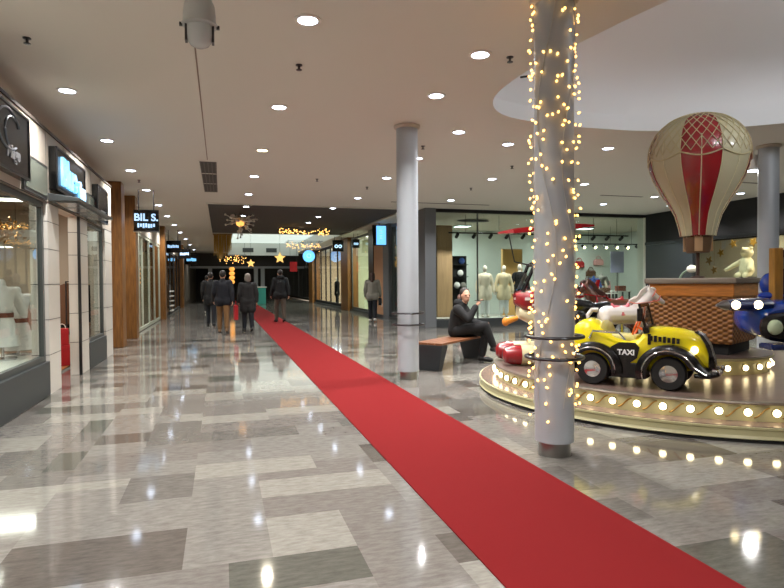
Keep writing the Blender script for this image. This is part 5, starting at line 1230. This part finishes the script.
# hanging shop signs (blade signs)
def bladesign(label, x, y, zc, w, h, lines, glow=M_glow2, rz=0.0, face=M_black, round_=False):
    t = thing('hanging_sign', label, 'sign', (x, y, zc), rz, 'hanging signs along the hall')
    b = NB()
    if round_: prism(b, circ(w/2, 28), 'y', -0.05, 0.05)
    else: bx(b, -w/2, w/2, -0.05, 0.05, -h/2, h/2)
    obj('sign_box', b, face, t, bevel=0.008)
    for s in (-1, 1): b = NB(); rod(b, (s*w*0.3, 0, h/2*(0.75 if round_ else 1)), (s*w*0.3, 0, CZ-zc), 0.012); obj('hanger', b, M_dsteel, t)
    n = len(lines)
    for k, (s, sz, oz, ox) in enumerate(lines):
        if s: text('lettering', s, sz, glow, t, (ox, -0.053, oz), (PI/2, 0, 0), 0.002, bold=0.006)
        else:   # a row of strokes too small to read in the photograph
            b = NB(); rn = random.Random(int(sz*1000)); W_ = w*0.72; q = 7
            for i in range(q): box(b, (ox-W_/2+W_*(i+0.5)/q, -0.053, oz+rn.uniform(-.05, .1)*sz), (W_/q*rn.uniform(0.6, 0.85), 0.006, sz*rn.uniform(0.55, 0.85)))
            obj('lettering', b, glow, t)
    return t
bladesign('black hanging sign with two lines of pale blue letters, nearest on left', -1.69, 15.0, 2.92, 0.56, 0.5, [('BIL S.', 0.24, 0.06, 0.0), ('', 0.13, -0.13, 0.0)])
b = NB(); bx(b, -0.29, 0.29, -0.07, 0.07, -0.28, -0.255); obj('base_lip', b, M_steel, bpy.data.objects['hanging_sign'])
bladesign('dark hanging sign, second along the left shops', -1.9, 26.0, 2.96, 0.62, 0.5, [('', 0.17, 0.0, 0)])
bladesign('dark hanging sign, third along the left shops', -1.8, 32.0, 2.95, 0.62, 0.5, [('', 0.2, 0.0, 0)])
bladesign('dark hanging sign, fourth along the left shops', -1.75, 38.5, 2.9, 0.8, 0.6, [('', 0.25, 0.0, 0)], M_glow)
bladesign('dark hanging sign with pale letters in front of the nearer right wooden post', 5.52, 28.0, 3.2, 0.55, 0.56, [('oo', 0.34, 0.0, 0)], M_glow2)
bladesign('round blue hanging sign farthest along the right shops', 5.4, 37.0, 3.1, 0.76, 0.76, [('O', 0.4, 0.0, 0)], M_glow, 0, M_screen, True)
bladesign('dark hanging sign with blue letters left of the bright blue screen', 6.0, 26.2, 3.2, 0.34, 0.4, [('oo', 0.2, 0.0, 0)], M_glow2)
t = thing('hanging_sign', 'bright blue lit screen sign hanging left of the plain white column', 'sign', (5.82, 21.4, 3.2), 0, 'hanging signs along the hall')
b = NB(); bx(b, -0.27, 0.27, -0.06, 0.06, -0.4, 0.38); obj('sign_box', b, M_black, t, bevel=0.01)
b = NB(); bx(b, -0.13, 0.25, -0.066, -0.06, -0.37, 0.35); obj('screen', b, M_screen, t)
b = NB()
for k in range(4): box(b, (0.05+0.01*(k % 2), -0.068, 0.17-0.1*k), (0.1, 0.004, 0.055))
obj('lettering', b, M_glow, t)
b = NB(); rod(b, (0, 0, 0.38), (0, 0, 0.449), 0.02); obj('hanger', b, M_dsteel, t)

# Christmas lamps over the corridor
M_warmbulb = mat('warm_decor_bulb', (255, 210, 130), 0.4, emit=6, emit_rgb=(255, 190, 100))
t = thing('starburst_lamp', 'starburst hanging lamp with warm centre and pale arms under dark ceiling', 'pendant lamp', (0.62, 19.3, 3.38), 0)
b = NB(); ell(b, (0, 0, -0.05), (0.13, 0.13, 0.11), 16); obj('lamp_core', b, mat('amber_glass', (250, 186, 96), 0.4, emit=1.6, emit_rgb=(255, 180, 90)), t, smooth=True)
rnd = random.Random(9)
for k in range(26):
    d = V((rnd.gauss(0, 1), rnd.gauss(0, 1), rnd.gauss(0, 0.6))).normalized(); L = rnd.uniform(0.4, 0.6); L = min(L, 0.2/max(d.z, 0.01))
    b = NB(); rod(b, d*0.1, d*L, 0.018, 0.012, 8); ell(b, d*L, (0.035, 0.035, 0.035), 10); ell(b, d*(L*0.6), (0.06, 0.06, 0.045), 10); obj('arm', b, mat('pale_arm', (206, 200, 190), 0.3, 0.4), t, smooth=True)
b = NB(); rod(b, (0, 0, 0.1), (0, 0, CZ+0.019-3.38), 0.01); obj('rod', b, M_dsteel, t)
def cluster(label, x, y, z, rx, ry, rz_, n, seed, top=CZ):
    t = thing('light_cluster', label, 'fairy lights', (x, y, z), 0, 'light clusters over the corridor'); rn = random.Random(seed)
    b = NB(); b2 = NB()
    for k in range(n):
        p = (rn.uniform(-rx, rx), rn.uniform(-ry, ry), rn.gauss(0, rz_)); ell(b, p, (0.018, 0.018, 0.018), 6)
        rod(b2, p, (p[0], p[1], rz_*2.2), 0.003, n=4)
    o = obj('bulbs', b, M_warmbulb, t, smooth=True); o['kind'] = 'stuff'
    tube(b2, [(-rx, -ry, rz_*2.2), (rx, -ry, rz_*2.2), (rx, ry, rz_*2.2), (-rx, ry, rz_*2.2)], 0.012, 6, True)
    for sx in (-1, 1): rod(b2, (sx*rx*0.9, 0, rz_*2.2), (sx*rx*0.9, 0, top-z), 0.006)
    for sx in (-1, 1): rod(b2, (sx*rx*0.9, -ry, rz_*2.2), (sx*rx*0.9, ry, rz_*2.2), 0.006)
    obj('frame', b2, M_dsteel, t)
cluster('wide cluster of warm lights under the dark ceiling above the carpet', 3.25, 23.5, 3.45, 1.05, 0.35, 0.06, 80, 1)
cluster('lower cluster of warm lights along the right side of the skylight', 4.2, 30.5, 3.35, 0.9, 0.6, 0.09, 55, 2)
cluster('small cluster of warm lights left over the far walkway', 0.65, 33.0, 2.72, 0.7, 0.5, 0.1, 50, 3)
t = thing('tinsel_curtain', 'gold tinsel curtain hanging at the left edge of the skylight', 'decoration', (0.08, 27.6, CZ), 0)
rnd = random.Random(4); b = NB()
for k in range(120):
    x = rnd.uniform(-0.36, 0.4); L = 1.25*(1-0.75*abs(x+0.1)) * rnd.uniform(0.7, 1.0); yy = rnd.uniform(-0.2, 0.25)
    rod(b, (x, yy, -0.03), (x+rnd.uniform(-.02, .02), yy, -L), 0.012, 0.006, 5)
o = obj('tinsel', b, mat('gold_tinsel', (190, 148, 52), 0.35, 0.4), t); o['kind'] = 'stuff'
b = NB(); bx(b, -0.4, 0.44, -0.22, 0.27, -0.035, -0.001); obj('mount_board', b, M_gold, t)
for k, (x, y, z, r, lab) in enumerate(((3.0, 31.0, 2.72, 0.3, 'golden lit star hanging above the black jacketed walker'), (1.75, 36.0, 2.6, 0.26, 'smaller golden lit star farther left'))):
    b = NB(); star(b, (0, 0, 0), r, 'y', 0.08, 5, 0.45)
    o = obj('star_lamp', b, mat('lit_gold_star', (250, 206, 130), 0.4, emit=1.1, emit_rgb=(255, 200, 110)), loc=(x, y, z)); tag(o, lab, 'lamp', 'star lamps')
    b = NB(); rod(b, (0, 0, r*0.9), (0, 0, 4.3-z), 0.006); obj('cord', b, M_dsteel, o)
t = thing('lantern_tower', 'stacked yellow lit lantern at the far end of the hall', 'lantern', (0.75, 42.0, 0), 0)
for k in range(4):
    b = NB(); lathe(b, [(0, 1.35+k*0.3), (0.14, 1.38+k*0.3), (0.2, 1.5+k*0.3), (0.14, 1.62+k*0.3), (0, 1.64+k*0.3)], 16); obj('lantern_globe', b, mat('lantern_glow', (255, 190, 90), 0.5, emit=0.9, emit_rgb=(255, 176, 80)), t, smooth=True)
b = NB(); rod(b, (0, 0, 0), (0, 0, 1.4), 0.05); lathe(b, [(0, 0), (0.25, 0), (0.25, 0.03), (0, 0.04)], 16); obj('stand', b, M_dsteel, t)
t = thing('kiosk', 'small teal kiosk far down the hall beside the carpet end', 'kiosk', (2.4, 39.5, 0.009), 0)
b = NB(); bx(b, -0.45, 0.45, -0.3, 0.3, 0, 1.1); obj('cabinet', b, mat('teal_paint', (50, 140, 130), 0.4), t, bevel=0.02)
b = NB(); bx(b, -0.5, 0.5, -0.35, 0.35, 1.1, 1.16); obj('counter_top', b, M_white, t, bevel=0.01)
b = NB(); bx(b, -0.22, 0.22, -0.02, 0.02, -0.3, 0.3)
tag(obj('banner', b, M_rcloth, loc=(4.3, 36.0, 2.4)), 'small red banner hanging far along the right shops', 'banner')
b = NB(); rod(b, (-0.2, 0, 0.3), (-0.2, 0, CZ-2.4), 0.006); rod(b, (0.2, 0, 0.3), (0.2, 0, CZ-2.4), 0.006); obj('cord', b, M_dsteel, bpy.data.objects['banner'])

# ------------------------------------------------------------------ world and view
wd = bpy.data.worlds.new('world'); scene.world = wd; wd.use_nodes = True
wd.node_tree.nodes['Background'].inputs['Color'].default_value = (0.02, 0.02, 0.02, 1)
wd.node_tree.nodes['Background'].inputs['Strength'].default_value = 0.2
scene.view_settings.view_transform = 'Standard'; scene.view_settings.look = 'None'
scene.view_settings.exposure = 0.0; scene.view_settings.gamma = 1.0; scene.view_settings.use_curve_mapping = False
scene.cycles.max_bounces = 8; scene.cycles.diffuse_bounces = 4; scene.cycles.transparent_max_bounces = 16
scene.cycles.caustics_reflective = False; scene.cycles.caustics_refractive = False
scene.cycles.sample_clamp_indirect = 6
